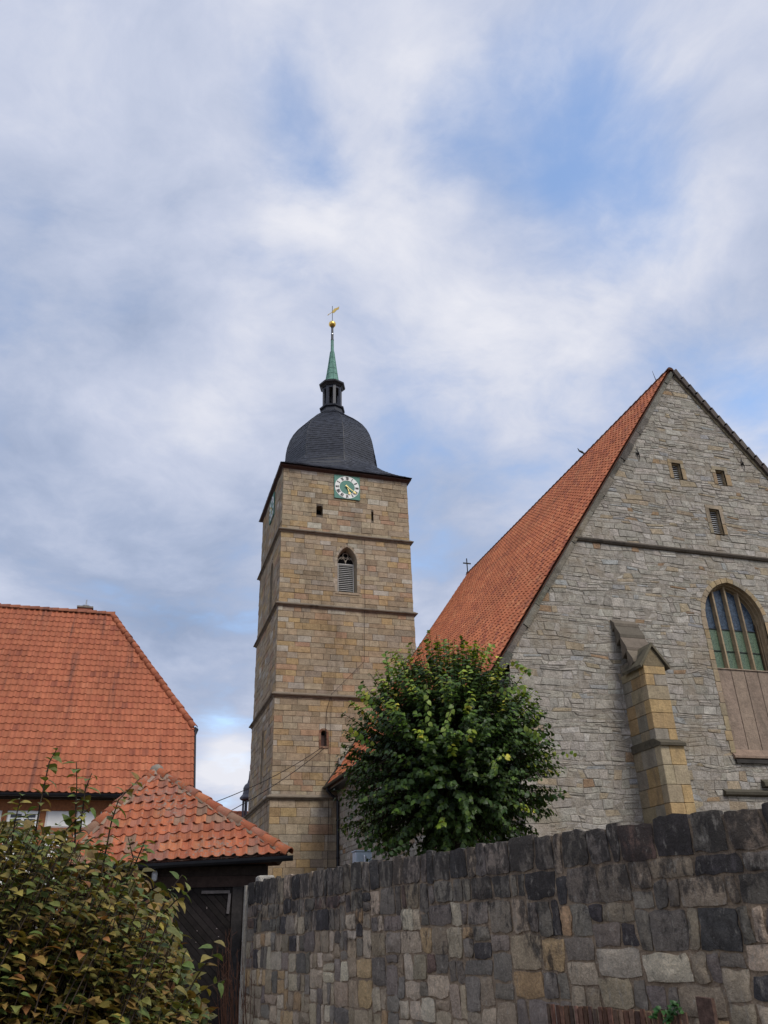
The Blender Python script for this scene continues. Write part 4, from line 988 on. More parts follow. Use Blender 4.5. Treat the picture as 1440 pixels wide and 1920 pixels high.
# ---- small shed with a hipped pantile roof
SH_E = np.array([math.cos(R(8)), -math.sin(R(8)), 0]); SH_N = np.array([-SH_E[1], SH_E[0], 0]); SH_P = np.array([1.5, 17.9, 0])
def make_shed():
    A = onP(92, 1628, SH_P, SH_N); B = onP(540, 1602, SH_P, SH_N); AP = onP(294, 1446, SH_P+SH_N*2.2, SH_N)
    S = thing('shed', 'dark timber shed with a small mossy orange pantile hipped roof', 'shed', (A+B)/2*[1, 1, 0]+SH_N*2+[0, 0, ground(1.5, 18)])
    C = B+SH_N*4.4+[0, 0, .1]; D = A+SH_N*4.4+[0, 0, .1]
    MB().add([A, B, C, D, AP], [(0, 1, 4), (1, 2, 4), (2, 3, 4), (3, 0, 4)], (.10, .045, .03)).build('roof_deck', 'shed_tile', S)
    U = (B-A); LU = np.linalg.norm(U); U /= LU; ft = (AP-A)@U; foot = A+U*ft; Wd = AP-foot; SL = np.linalg.norm(Wd); Wd /= SL; N = np.cross(U, Wd)
    RF = MB().prism([A-N*.03, B-N*.03, AP-N*.05], -N*.05, (.1, .04, .03)).build('roof', 'shed_tile', S)
    w, ex = .222, SL/11.6; pal = [(4, (.40, .125, .058)), (3, (.36, .11, .055)), (2, (.31, .125, .08)), (1.2, (.26, .15, .10)), (.8, (.44, .16, .075))]
    lo = lambda v: ft*v/SL; hi = lambda v: LU-(LU-ft)*v/SL; T = []
    for r in range(13):
        s = r*ex; L = min(ex*1.2, SL-s)
        if L < .05: continue
        off = random.uniform(-.03, .03)
        for i in range(-1, int(LU/w)+2):
            u = i*w+off
            if u+w < lo(s)+.02 or u > hi(s)-.02: continue
            vs, fs = pantile(MB(), A-N*.0, U, Wd, N, u, s, w, L, (0, 0, 0), clamp=lambda a, b: min(max(a, lo(b)), hi(b)), amp=.055, th=.024)
            T.append((vs, fs, jit(pick(pal), .16), [vs[0], vs[6], vs[13], vs[7]]))
    put_stones(T, RF, 'shed_tile', 'roof_tile', 'roof_tiles', 300)
    up = N+np.array([0, 0, .6])
    cap_tiles(B+[0, 0, .02], AP, .115, .34, pal, RF, 'shed_tile', 'hip_tile', N+SH_E*.8, .03); cap_tiles(A+[0, 0, .02], AP, .115, .34, pal, RF, 'shed_tile', 'hip_tile', N-SH_E*.8, .03)
    MB().lathe([(.17, -.12), (.16, .0), (.12, .08), (.04, .12)], AP+[0, 0, .03], 8).build('apex_cap', 'ridge_mortar', RF, True)
    mo = MB()
    for P_, sgn in ((A, 1), (B, -1)):      # mortar bedding along the hips
        for i in range(11):
            a = P_+(AP-P_)*(i/11+.02); b = P_+(AP-P_)*((i+.96)/11); o = U*sgn*.15
            MB().hexa([a+o-N*.02, b+o-N*.02, b-N*.02, a-N*.02, a+o*1.1+N*.05, b+o*1.1+N*.05, b+N*.12, a+N*.12], jit((.27, .19, .14), .25)).build('hip_bedding', 'shed_tile', RF)
    # gutter
    g = []
    for P_ in (A-U*.1-SH_N*.06, B+U*.10-SH_N*.06): g += [P_-SH_N*.09*math.cos(a)+np.array([0, 0, -.03-.10*math.sin(a)]) for a in np.linspace(math.pi, 0, 7)]
    MB().add(g, [(j, j+1, j+8, j+7) for j in range(6)]+[tuple(range(7)), tuple(range(13, 6, -1))]).build('gutter', 'gutter', S)
    # walls
    gz = ground(1.5, 18)-.15; dk = (.022, .018, .017)
    a, b = A+U*.35+SH_N*.40, B-U*.42+SH_N*.40
    def Q(f, z, n=0.0): p = a+(b-a)*f; return np.array([p[0], p[1], z])+SH_N*n
    ztop = B[2]-.14
    W = MB().hexa([Q(0, gz, .05), Q(1, gz, .05), Q(1, gz, 3.7), Q(0, gz, 3.7), Q(0, ztop, .05), Q(1, ztop, .05), Q(1, ztop, 3.7), Q(0, ztop, 3.7)], dk).build('wall', 'old_wood', S)
    fx = lambda x, y: ((onP(x, y, a, SH_N)-a)@U)/np.linalg.norm(b-a)
    zz = lambda x, y: onP(x, y, a, SH_N)[2]
    z1, z2 = zz(420, 1627), zz(420, 1663)
    MB().hexa([Q(-.08, z2+.23, -.03), Q(1.01, z2+.2, -.03), Q(1.01, z2+.2, .06), Q(-.08, z2+.23, .06), Q(-.08, ztop-.02, -.03), Q(1.01, z1+.02, -.03), Q(1.01, z1+.02, .06), Q(-.08, ztop-.02, .06)], (.035, .026, .022)).build('eave_beam', 'old_wood', S)
    MB().hexa([Q(-.08, z2, -.015), Q(1.0, z2, -.015), Q(1.0, z2, .06), Q(-.08, z2, .06), Q(-.08, z2+.225, -.015), Q(1.0, z2+.195, -.015), Q(1.0, z2+.195, .06), Q(-.08, z2+.225, .06)], (.05, .032, .026)).build('lintel', 'old_wood', S)
    f1, f2 = fx(438, 1690), fx(457, 1690)
    MB().hexa([Q(f1, gz, -.02), Q(f2, gz, -.02), Q(f2, gz, .06), Q(f1, gz, .06), Q(f1, z2-.004, -.02), Q(f2, z2-.004, -.02), Q(f2, z2-.004, .06), Q(f1, z2-.004, .06)], (.035, .031, .03)).build('door_post', 'old_wood', S)
    # door with diagonal boards
    fl = fx(300, 1700); Ld = np.linalg.norm(b-a); x0, x1 = fl*Ld, f1*Ld-.015; zt = z2-.01; zb = gz+.12
    Dr = MB().hexa([Q(fl, zb, .035), Q(f1, zb, .035), Q(f1, zb, .055), Q(fl, zb, .055), Q(fl, zt, .035), Q(f1, zt, .035), Q(f1, zt, .055), Q(fl, zt, .055)], (.012, .010, .010)).build('door', 'old_wood', S)
    mpd = face_map(a, U*[1, 1, 0]/np.linalg.norm(U*[1, 1, 0]), -SH_N); mpd2 = lambda u, v, n: np.array([*(mpd(u, 0, n)[:2]), v])
    def clip(poly, ax, val, keep_gt):
        out = []
        for i in range(len(poly)):
            p, q = poly[i], poly[(i+1) % len(poly)]; ip = (p[ax] > val) == keep_gt; iq = (q[ax] > val) == keep_gt
            if ip: out.append(p)
            if ip != iq: t = (val-p[ax])/(q[ax]-p[ax]); out.append((p[0]+(q[0]-p[0])*t, p[1]+(q[1]-p[1])*t))
        return out
    k = -14
    while k < 26:
        c0 = x0+k*.155; pl = [(c0, zt), (c0+.145, zt), (c0+.145+(zt-zb), zb), (c0+(zt-zb), zb)]; k += 1
        pl = clip(clip(pl, 0, x0+.01, True), 0, x1, False) if pl else pl
        if len(pl) < 3 or abs(sum(pl[i][0]*pl[(i+1) % len(pl)][1]-pl[(i+1) % len(pl)][0]*pl[i][1] for i in range(len(pl)))) < .01: continue
        slab(mpd2, pl, .0+random.uniform(-.004, .004), jit((.014, .011, .0105), .3), Dr, 'board', 'old_wood', back=-.036)
    h = [onP(*q, a-SH_N*.03, SH_N) for q in ((378, 1673), (431, 1672), (427, 1713))]
    MB().bar(h[0], h[1], .03, .055, (0, 0, 1), (.10, .09, .09)).build('strap_hinge', 'old_wood', Dr); MB().bar(h[1]-[0, 0, .03], h[2], .03, .055, SH_E, (.11, .10, .10)).build('strap_hinge', 'old_wood', Dr)
    for _ in range(9):
        u, z = random.uniform(x0+.2, x1-.1), random.uniform(zt-1.0, zt-.1); MB().lathe([(.012, 0), (.008, .01)], mpd2(u, z, .005), 6, (.3, .25, .24)).build('nail', 'old_wood', Dr)
    # little glass lamp under the eave
    q = onP(290, 1640, a-SH_N*.16, SH_N)
    L_ = thing('wall_lamp', 'small white glass jar lamp hanging under the shed eave', 'lamp', q-[0, 0, .12])
    MB().lathe([(.035, -.12), (.055, -.09), (.06, .02), (.045, .07)], q, 12).build('lamp_glass', 'porcelain', L_, True); MB().lathe([(.05, .07), (.05, .12), (.02, .14)], q, 10).build('lamp_cap', 'iron', L_)
    MB().tube([q+[0, 0, .13], q+[0, 0, .2]+SH_N*.05, q+[0, 0, .2]+SH_N*.14], .012, 5).build('lamp_arm', 'iron', L_)
make_shed()

# ---- garden wall in front, curved in plan
def wall_curve():
    pts = [(6.9, 4.2)]+[tuple(onZ(x, y, 2.55)[:2]) for x, y in ((1440, 1512), (1240, 1537), (1100, 1556), (930, 1580), (740, 1609), (600, 1632))]+[(2.52, 17.3)]
    pts = [np.array(p) for p in pts]; dense = []
    for i in range(len(pts)-1):
        p0, p1, p2, p3 = pts[max(i-1, 0)], pts[i], pts[i+1], pts[min(i+2, len(pts)-1)]
        for k in range(20):
            t = k/20; dense.append(.5*((2*p1)+(-p0+p2)*t+(2*p0-5*p1+4*p2-p3)*t*t+(-p0+3*p1-3*p2+p3)*t**3))
    dense.append(pts[-1]); return np.array(dense)
WC = wall_curve(); WS = np.concatenate([[0], np.cumsum(np.hypot(*np.diff(WC, axis=0).T))]); WLEN = WS[-1]
def wmap(s, v, n):
    x = np.interp(s, WS, WC[:, 0]); y = np.interp(s, WS, WC[:, 1]); e = .15
    dx = np.interp(s+e, WS, WC[:, 0])-np.interp(s-e, WS, WC[:, 0]); dy = np.interp(s+e, WS, WC[:, 1])-np.interp(s-e, WS, WC[:, 1]); l = math.hypot(dx, dy)
    return np.array([x-dy/l*n, y+dx/l*n, v])      # n positive = towards the camera side
wmap.curved = True
WALL_TOP = 2.55
def rough_stone(s0, s1, v0, v1, sl0, sl1, seed, proud, n=5):
    """front grid with rounded corners and a hewn surface"""
    vs = []; idx = {}; fs = []
    c00, c10, c11, c01 = (s0-sl0, v0), (s1-sl1, v0), (s1+sl1, v1), (s0+sl0, v1)
    for j in range(n+1):
        for i in range(n+1):
            a, b = i/n, j/n
            # pull corners in
            x, y = 2*a-1, 2*b-1; rr = 1-.06*(x*x*y*y)**1.5
            x2, y2 = x*rr, y*rr; a2, b2 = (x2+1)/2, (y2+1)/2
            s = (c00[0]*(1-a2)+c10[0]*a2)*(1-b2)+(c01[0]*(1-a2)+c11[0]*a2)*b2; v = (c00[1]*(1-a2)+c10[1]*a2)*(1-b2)+(c01[1]*(1-a2)+c11[1]*a2)*b2
            edge = max(abs(x), abs(y))
            if edge > .99: s += .028*mnoise.noise((s*9+seed, v*9, 1)); v += .028*mnoise.noise((s*9, v*9+seed, 5))
            d = proud+.030*mnoise.noise((s*6+seed*3.1, v*6, seed))+.022*mnoise.noise((s*15+seed, v*15, 2))
            vs.append(wmap(s, v, max(.014, d) if edge < .99 else max(.008, d*.75-.008)))
    for j in range(n):
        for i in range(n): k = j*(n+1)+i; fs.append((k, k+1, k+n+2, k+n+1))
    ring0 = [i for i in range(n+1)]+[(j*(n+1)+n) for j in range(1, n+1)]+[n*(n+1)+i for i in range(n-1, -1, -1)]+[j*(n+1) for j in range(n-1, 0, -1)]
    cen = wmap((s0+s1)/2, (v0+v1)/2, 0); nn = wmap((s0+s1)/2, (v0+v1)/2, 1)-cen; m_ = len(ring0); b1 = len(vs)
    vs += [np.array(vs[k]) for k in ring0]; vs += [np.array(vs[k])-nn*.07 for k in ring0]     # own vertices: sharp arrises
    for q in range(m_): fs.append((b1+q, b1+m_+q, b1+m_+(q+1) % m_, b1+(q+1) % m_))
    front = [vs[0], vs[n], vs[(n+1)**2-1], vs[n*(n+1)]]
    return vs, fs, front
def make_garden_wall():
    g0 = -.6
    T = thing('garden_wall', 'weathered dark rubble stone garden wall running across the foreground', 'wall', (*WC[80], ground(*WC[80])))
    body = MB(); n = 70; ss = np.linspace(0, WLEN, n)
    # core with a bumpy mortar face
    rows = np.concatenate([np.linspace(g0, WALL_TOP-.02, 26)]); vs = []; fs = []
    ns = 150; sg = np.linspace(0, WLEN, ns)
    for v in rows:
        for s in sg: vs.append(wmap(s, v+(.02*mnoise.noise((s*2.1, 3, 1)) if v > 2.4 else 0), .012*mnoise.noise((s*4, v*4, 7))-.002))
    for j in range(len(rows)-1):
        for i in range(ns-1): k = j*ns+i; fs.append((k, k+1, k+ns+1, k+ns))
    body.add(vs, fs, (.36, .265, .18)); k0 = (len(rows)-1)*ns
    top = [wmap(s, WALL_TOP-.03+.02*mnoise.noise((s*2, 1, 1)), -.5) for s in sg]; bot = [wmap(s, g0, -.5) for s in sg]
    tf = [np.array(vs[k0+i]) for i in range(ns)]
    body.add(tf+top, [(i, i+1, ns+i+1, ns+i) for i in range(ns-1)], (.24, .22, .19)); body.add(top+bot, [(i, i+1, ns+i+1, ns+i) for i in range(ns-1)], (.2, .17, .14))
    for s in (0, WLEN): body.add([wmap(s, g0, 0), wmap(s, WALL_TOP-.02, 0), wmap(s, WALL_TOP-.02, -.5), wmap(s, g0, -.5)], [(0, 1, 2, 3)], (.3, .28, .25))
    M = body.build('mortar_core', 'garden_mortar', T, True)
    stones = []
    def colour(s, v):
        t = max(0, min(1, (v-.75)/1.3)); far = max(0, min(1, (s-3.5)/5))
        lightp = [(3, (.44, .35, .25)), (2, (.54, .45, .33)), (1.5, (.36, .28, .19)), (1, (.46, .31, .17)), (1.4, (.22, .185, .155))]
        darkp = [(3.6, (.175, .148, .122)), (1.7, (.070, .062, .060)), (3.0, (.235, .195, .155)), (1.6, (.30, .24, .17)), (.5, (.18, .12, .095))]
        t = t-.30*far*(1-t)+.25*mnoise.noise((s*.8, v*1.2, 4))
        return tuple(1.12*q_ for q_ in jit(pick(darkp if random.random() < .10+.82*t else lightp), .22))
    g = .02; ncol = int(WLEN/g); sky = np.full(ncol, WALL_TOP+.012)
    first = True
    while True:
        # highest flat run of the skyline
        i0 = int(np.argmax(sky)); lvl = sky[i0]
        if lvl < g0+.14: break
        i1 = i0
        while i1 < ncol and abs(sky[i1]-lvl) < .004: i1 += 1
        topc = lvl > WALL_TOP-.01
        w = random.choice((.13, .17, .21, .26, .32, .40, .48))*(.9 if topc else 1.0); n = max(6, int(w/g)); run = i1-i0
        if run-n < 8: n = run if run*g < .62 else run//2
        n = min(n, run)
        # match the neighbour's bottom now and then so that short courses appear
        h = random.choice((.36, .40, .43)) if topc else random.choice((.13, .18, .22, .26, .30, .36))
        if n*g < .17: h = max(h, .26)
        left = sky[i0-1] if i0 > 0 else None
        if left is not None and .14 < lvl-left < .46 and random.random() < .62: h = lvl-left
        if i1 < ncol and n == run and .14 < lvl-sky[i1] < .46 and random.random() < .4: h = lvl-sky[i1]
        vb = lvl-h; sa, sb = i0*g, (i0+n)*g; gap = random.uniform(.008, .036); J = lambda: random.uniform(-.014, .014)
        dvt = (random.uniform(-.03, .02) if topc else 0)
        vs_, fs_, fr = rough_stone(sa+gap/2, sb-gap/2, vb+gap/2, lvl-gap/2*(0 if topc else 1)+dvt, random.uniform(-.022, .022), random.uniform(-.022, .022), len(stones)*.37, random.uniform(.004, .026))
        stones.append((vs_, fs_, colour((sa+sb)/2, (vb+lvl)/2), fr))
        sky[i0:i0+n] = vb
    put_stones(stones, T, 'garden_stone', 'stone', 'stonework', 300, smooth=True)
    # rendered end by the shed post
    e = [wmap(WLEN, z, n_) for z, n_ in ((g0, .06), (g0, -.5), (WALL_TOP-.04, -.5), (WALL_TOP-.04, .06))]; d = wmap(WLEN, 0, 0)-wmap(WLEN-.2, 0, 0); d /= np.linalg.norm(d)
    MB().prism([p+d*.01 for p in e], d*.09, (.40, .37, .32)).build('end_render', 'gable_stone', T)
    q = wmap(WLEN-.12, WALL_TOP+.03, -.28); vs_, fs_ = block_geo(q-np.array([.16, .18, .06]), q+np.array([.16, .2, .09]), .03); MB().add(vs_, fs_, (.45, .42, .37)).build('loose_stone', 'gable_stone', T)
make_garden_wall()

# ---- far house with its dark lantern turret, seen past the tower
def make_far_house():
    Y = 72.0; a = onY(415, 1523, Y); b = onY(470, 1523, Y); zr = a[2]; g = ground(8, 70)-.2
    x0, x1 = a[0]-9, b[0]+4
    H = thing('far_house', 'distant orange-roofed house with a dark lantern turret behind the tower', 'house', ((x0+x1)/2, Y, g+.2))
    MB().box((x0+.3, Y-3.6, g), (x1-.3, Y+3.6, zr-3.9)).build('wall', 'plaster_white', H)
    RF = MB().prism([(x0, Y-4, zr-4), (x0, Y, zr), (x0, Y+4, zr-4)], (x1-x0, 0, 0), (.3, .1, .05)).build('roof', 'house_tile', H)
    Wd = np.array([0, 1, 1])/math.sqrt(2); N = np.array([0, -1, 1])/math.sqrt(2); U = np.array([1.0, 0, 0]); O = np.array([x0, Y-4, zr-4]); tl = MB()
    for r in range(15):
        for i in range(int((x1-x0)/.3)): pantile(tl, O, U, Wd, N, i*.3, r*.37, .3, .42, jit(pick(PAL_HTILE), .12), fine=False, amp=.05)
    tl.build('roof_tiles', 'house_tile', RF, kind='stuff')
    cap_tiles((x0, Y, zr), (x1, Y, zr), .14, .45, PAL_HTILE, RF, 'house_tile', 'ridge_tile')
    c = onY(465.5, 1500, Y-1.2); C = (c[0], Y-1.2, 0); z = lambda y: onY(460, y, Y-1.2)[2]; q = 72/F*.98
    T = MB().lathe([(.55, z(1600)), (.62, z(1568)), (.50, z(1560)), (.62, z(1556)), (.46, z(1550))], C, 8, (.03, .03, .045)).build('turret', 'slate', H)
    for j in range(8):
        a_ = j*math.pi/4+.39; MB().tube([(C[0]+.43*math.cos(a_), C[1]+.43*math.sin(a_), z(1556)), (C[0]+.43*math.cos(a_), C[1]+.43*math.sin(a_), z(1500))], .07, 5, (.035, .035, .05)).build('turret_post', 'slate', T)
    MB().lathe([(.46, z(1502)), (.70, z(1499)), (.72, z(1496)), (.50, z(1490)), (.44, z(1484)), (.46, z(1478)), (.34, z(1472)), (.14, z(1468)), (.05, z(1460)), (.02, z(1445))], C, 8, (.03, .03, .045)).build('turret_dome', 'slate', T)
make_far_house()

# ---- two cables from the tower slit to the house
def make_cables():
    s = onY(606, 1402, TY0-.25)
    for (a, end, lbl) in ((s+[-.02, 0, .05], tuple(onX(362, 1519, 2.45)*[0, 1, 1]+[2.45, 0, 0]), 'upper of two thin black cables strung leftwards from the tower slit'), (s+[.03, 0, -.05], tuple(onX(362, 1556, 2.45)*[0, 1, 1]+[2.45, 0, 0]), 'lower of two thin black cables strung leftwards from the tower slit')):
        e = np.array(end); pts = []
        for i in range(17): t = i/16; p = np.array(a)*(1-t)+e*t; p[2] -= 1.0*t*(1-t); pts.append(p)
        o = MB().tube(pts, .017, 5).build('cable', 'iron'); tag(o, lbl, 'cable', 'cables from the tower slit')
make_cables()

# ---- leaves
def leaf_template(fold=.18, droop=.16, wid=.36, heart=False):
    ys = (0, .22, .48, .76, 1.0); ws = (.05, .92, 1.0, .62, 0) if not heart else (.35, 1.0, .95, .5, 0)
    vs = []; fs = []
    for y, w in zip(ys[:-1], ws[:-1]):
        z = -droop*y*y; vs += [(-w*wid, y-(.10 if heart and y == 0 else 0), z+fold*w*wid), (0, y, z), (w*wid, y-(.10 if heart and y == 0 else 0), z+fold*w*wid)]
    vs.append((0, 1.0, -droop*1.25))
    for k in range(3):
        b = k*3; fs += [(b, b+1, b+4, b+3), (b+1, b+2, b+5, b+4)]
    fs += [(9, 10, 12), (10, 11, 12)]
    return np.array(vs), fs
class Leaves:
    def __init__(s, tmpls): s.t = tmpls; s.items = []
    def add(s, pos, direction, normal, size, col):
        d = np.array(direction, float); d /= np.linalg.norm(d)+1e-9; n = np.array(normal, float); n -= d*(n@d); n /= np.linalg.norm(n)+1e-9
        x = np.cross(d, n); s.items.append((np.array(pos, float), np.stack([x, d, n]), size, col, random.randrange(len(s.t))))
    def build(s, parent, material, nparts=300, name='leaf', rest='foliage', frame=True):
        sc = []
        for i, (p, M, sz, c, k) in enumerate(s.items):
            x, y = proj(p); dist = (p-EYE)@FW; vd = (p-EYE)/np.linalg.norm(p-EYE)
            ok = 0 < x < 1440 and 0 < y < 1920
            sc.append((-(sz/dist)**2*abs(M[2]@vd)-(0 if not ok else 1) if ok else 0, dist, i))
        # nearest visible first, then by apparent size
        order = sorted(range(len(s.items)), key=lambda i: sc[i][1] if sc[i][0] else 1e9)[:nparts*3]
        order = sorted(order, key=lambda i: sc[i][0])[:nparts]; big = set(order); mb = MB()
        for i, (p, M, sz, c, k) in enumerate(s.items):
            vs = p+(s.t[k][0]*sz)@M; fs = s.t[k][1]
            if i in big: MB().add(vs, fs, c).build(name, material, parent, True)
            else: mb.add(vs, fs, c)
        if mb.v: mb.build(rest, material, parent, True, kind='stuff')
def rnd_dir():
    v = RS.normal(size=3); return v/np.linalg.norm(v)

# ---- linden tree behind the wall
def make_tree():
    Yc = 15.8; C = onY(845, 1402, Yc); k = 15.8/F*1.03
    base = np.array([C[0]+.1, C[1]+.1, ground(C[0], C[1])])
    T = thing('linden_tree', 'bushy green linden tree with some yellow leaves behind the garden wall', 'tree', base)
    tr = MB().tube([base-[0, 0, .2], base+[0, 0, .8], base+[.05, .02, 1.7], C+[0, 0, -.6], C+[.05, 0, .6], C+[0, 0, 1.4]], [.17, .13, .12, .10, .06, .02], 10).build('trunk', 'bark', T, True)
    Lv = Leaves([leaf_template(.15, .22, .43, True), leaf_template(.3, .1, .40, True), leaf_template(.05, .3, .46, True)])
    # outline of the crown, radius in metres by direction in the picture plane (degrees from right, counter-clockwise)
    ang = [0, 20, 40, 60, 80, 100, 120, 140, 160, 180, 200, 220, 240, 255, 270, 290, 310, 330, 345, 360]
    rad = [2.15, 2.1, 2.0, 2.12, 2.30, 2.30, 2.25, 2.25, 2.20, 2.2, 2.5, 2.8, 2.6, 2.4, 2.25, 2.25, 2.4, 2.4, 2.25, 2.15]
    def R_at(v):
        a = math.degrees(math.atan2(v@UPv, v@RTv)) % 360; return float(np.interp(a, ang, rad))*1.045
    RTv, UPv = RT, UP
    ntw = 1750; br = MB()
    for i in range(ntw):
        d = rnd_dir(); f = (.30+.70*random.random()**.42)
        rr = R_at(d)*(1+.06*mnoise.noise((d[0]*2.2, d[1]*2.2, d[2]*2.2)))
        depth = d@FW; lat = math.sqrt(max(0, 1-depth*depth))
        tip = C+(RT*(d@RT)+UP*(d@UP))*rr*f+FW*depth*2.1*f
        if tip[2] < 2.35: tip[2] = 2.35+random.random()*.35
        out = d*.75+np.array([0, 0, .25]); L = random.uniform(.45, .8); st = tip-out/np.linalg.norm(out)*L
        if i % 3 == 0:
            q = C+np.array([0, 0, random.uniform(-1.2, .6)]); br.tube([q, q*.5+st*.5+[0, 0, .1], st, tip], [.03, .018, .009, .004], 4)
        else: br.tube([st, tip], [.007, .003], 4)
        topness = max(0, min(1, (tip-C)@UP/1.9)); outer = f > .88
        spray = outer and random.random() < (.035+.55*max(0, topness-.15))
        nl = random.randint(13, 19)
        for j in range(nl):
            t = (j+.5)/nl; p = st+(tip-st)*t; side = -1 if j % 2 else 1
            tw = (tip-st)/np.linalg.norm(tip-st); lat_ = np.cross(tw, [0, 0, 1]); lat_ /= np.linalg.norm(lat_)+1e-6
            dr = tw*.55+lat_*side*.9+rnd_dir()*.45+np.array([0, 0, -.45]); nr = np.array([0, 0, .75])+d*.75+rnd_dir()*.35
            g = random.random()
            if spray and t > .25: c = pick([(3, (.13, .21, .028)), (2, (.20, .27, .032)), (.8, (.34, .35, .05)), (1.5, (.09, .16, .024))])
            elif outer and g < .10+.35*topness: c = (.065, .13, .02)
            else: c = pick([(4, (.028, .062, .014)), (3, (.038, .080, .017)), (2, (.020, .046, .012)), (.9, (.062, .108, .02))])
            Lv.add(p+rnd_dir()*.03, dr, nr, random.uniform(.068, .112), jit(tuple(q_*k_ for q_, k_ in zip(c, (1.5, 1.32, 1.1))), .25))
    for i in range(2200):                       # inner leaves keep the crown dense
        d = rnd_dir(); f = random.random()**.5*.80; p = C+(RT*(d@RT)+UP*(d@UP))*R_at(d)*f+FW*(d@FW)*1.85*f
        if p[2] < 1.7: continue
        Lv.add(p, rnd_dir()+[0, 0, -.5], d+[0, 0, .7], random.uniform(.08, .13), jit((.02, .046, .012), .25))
    # a few long sprays standing out of the outline
    for (x0, y0, x1, y1, yel) in ((1010, 1420, 1082, 1412, 1), (1000, 1500, 1058, 1492, 0), (700, 1400, 655, 1372, 1), (720, 1600, 668, 1580, 0), (960, 1240, 995, 1262, 1), (840, 1235, 832, 1200, 1), (905, 1240, 925, 1208, 1), (730, 1270, 722, 1222, 1), (700, 1330, 672, 1290, 1), (770, 1580, 735, 1602, 0), (800, 1280, 805, 1372, 2), (850, 1320, 828, 1385, 2), (930, 1300, 985, 1290, 2), (1020, 1385, 985, 1370, 2), (930, 1430, 925, 1450, 2)):
        Yd = Yc-.5 if yel != 2 else Yc-2.15
        a, b = onY(x0, y0, Yd), onY(x1, y1, Yd); br.tube([a, (a+b)/2+[0, 0, .04], b], [.008, .006, .003], 4); n = 9
        for j in range(n):
            t = (j+.4)/n; p = a+(b-a)*t; tw = (b-a)/np.linalg.norm(b-a); side = (-1)**j
            dr = tw*.5+np.cross(tw, -FW)*side*.8+rnd_dir()*.2+np.array([0, 0, -.2])
            c = pick([(1, (.20, .27, .045)), (1, (.13, .20, .03)), (.5, (.06, .11, .02))]) if yel else (.03, .065, .015)
            if yel == 1: c = pick([(1, (.13, .22, .03)), (1, (.26, .30, .04)), (1, (.07, .13, .02))])
            Lv.add(p, dr, -FW+np.array([0, 0, .8])+rnd_dir()*.2, random.uniform(.08, .115), jit(c, .2))
    br.build('branches', 'twig', T)
    Lv.build(T, 'leaf_tree', 300, 'leaf', 'crown')
make_tree()

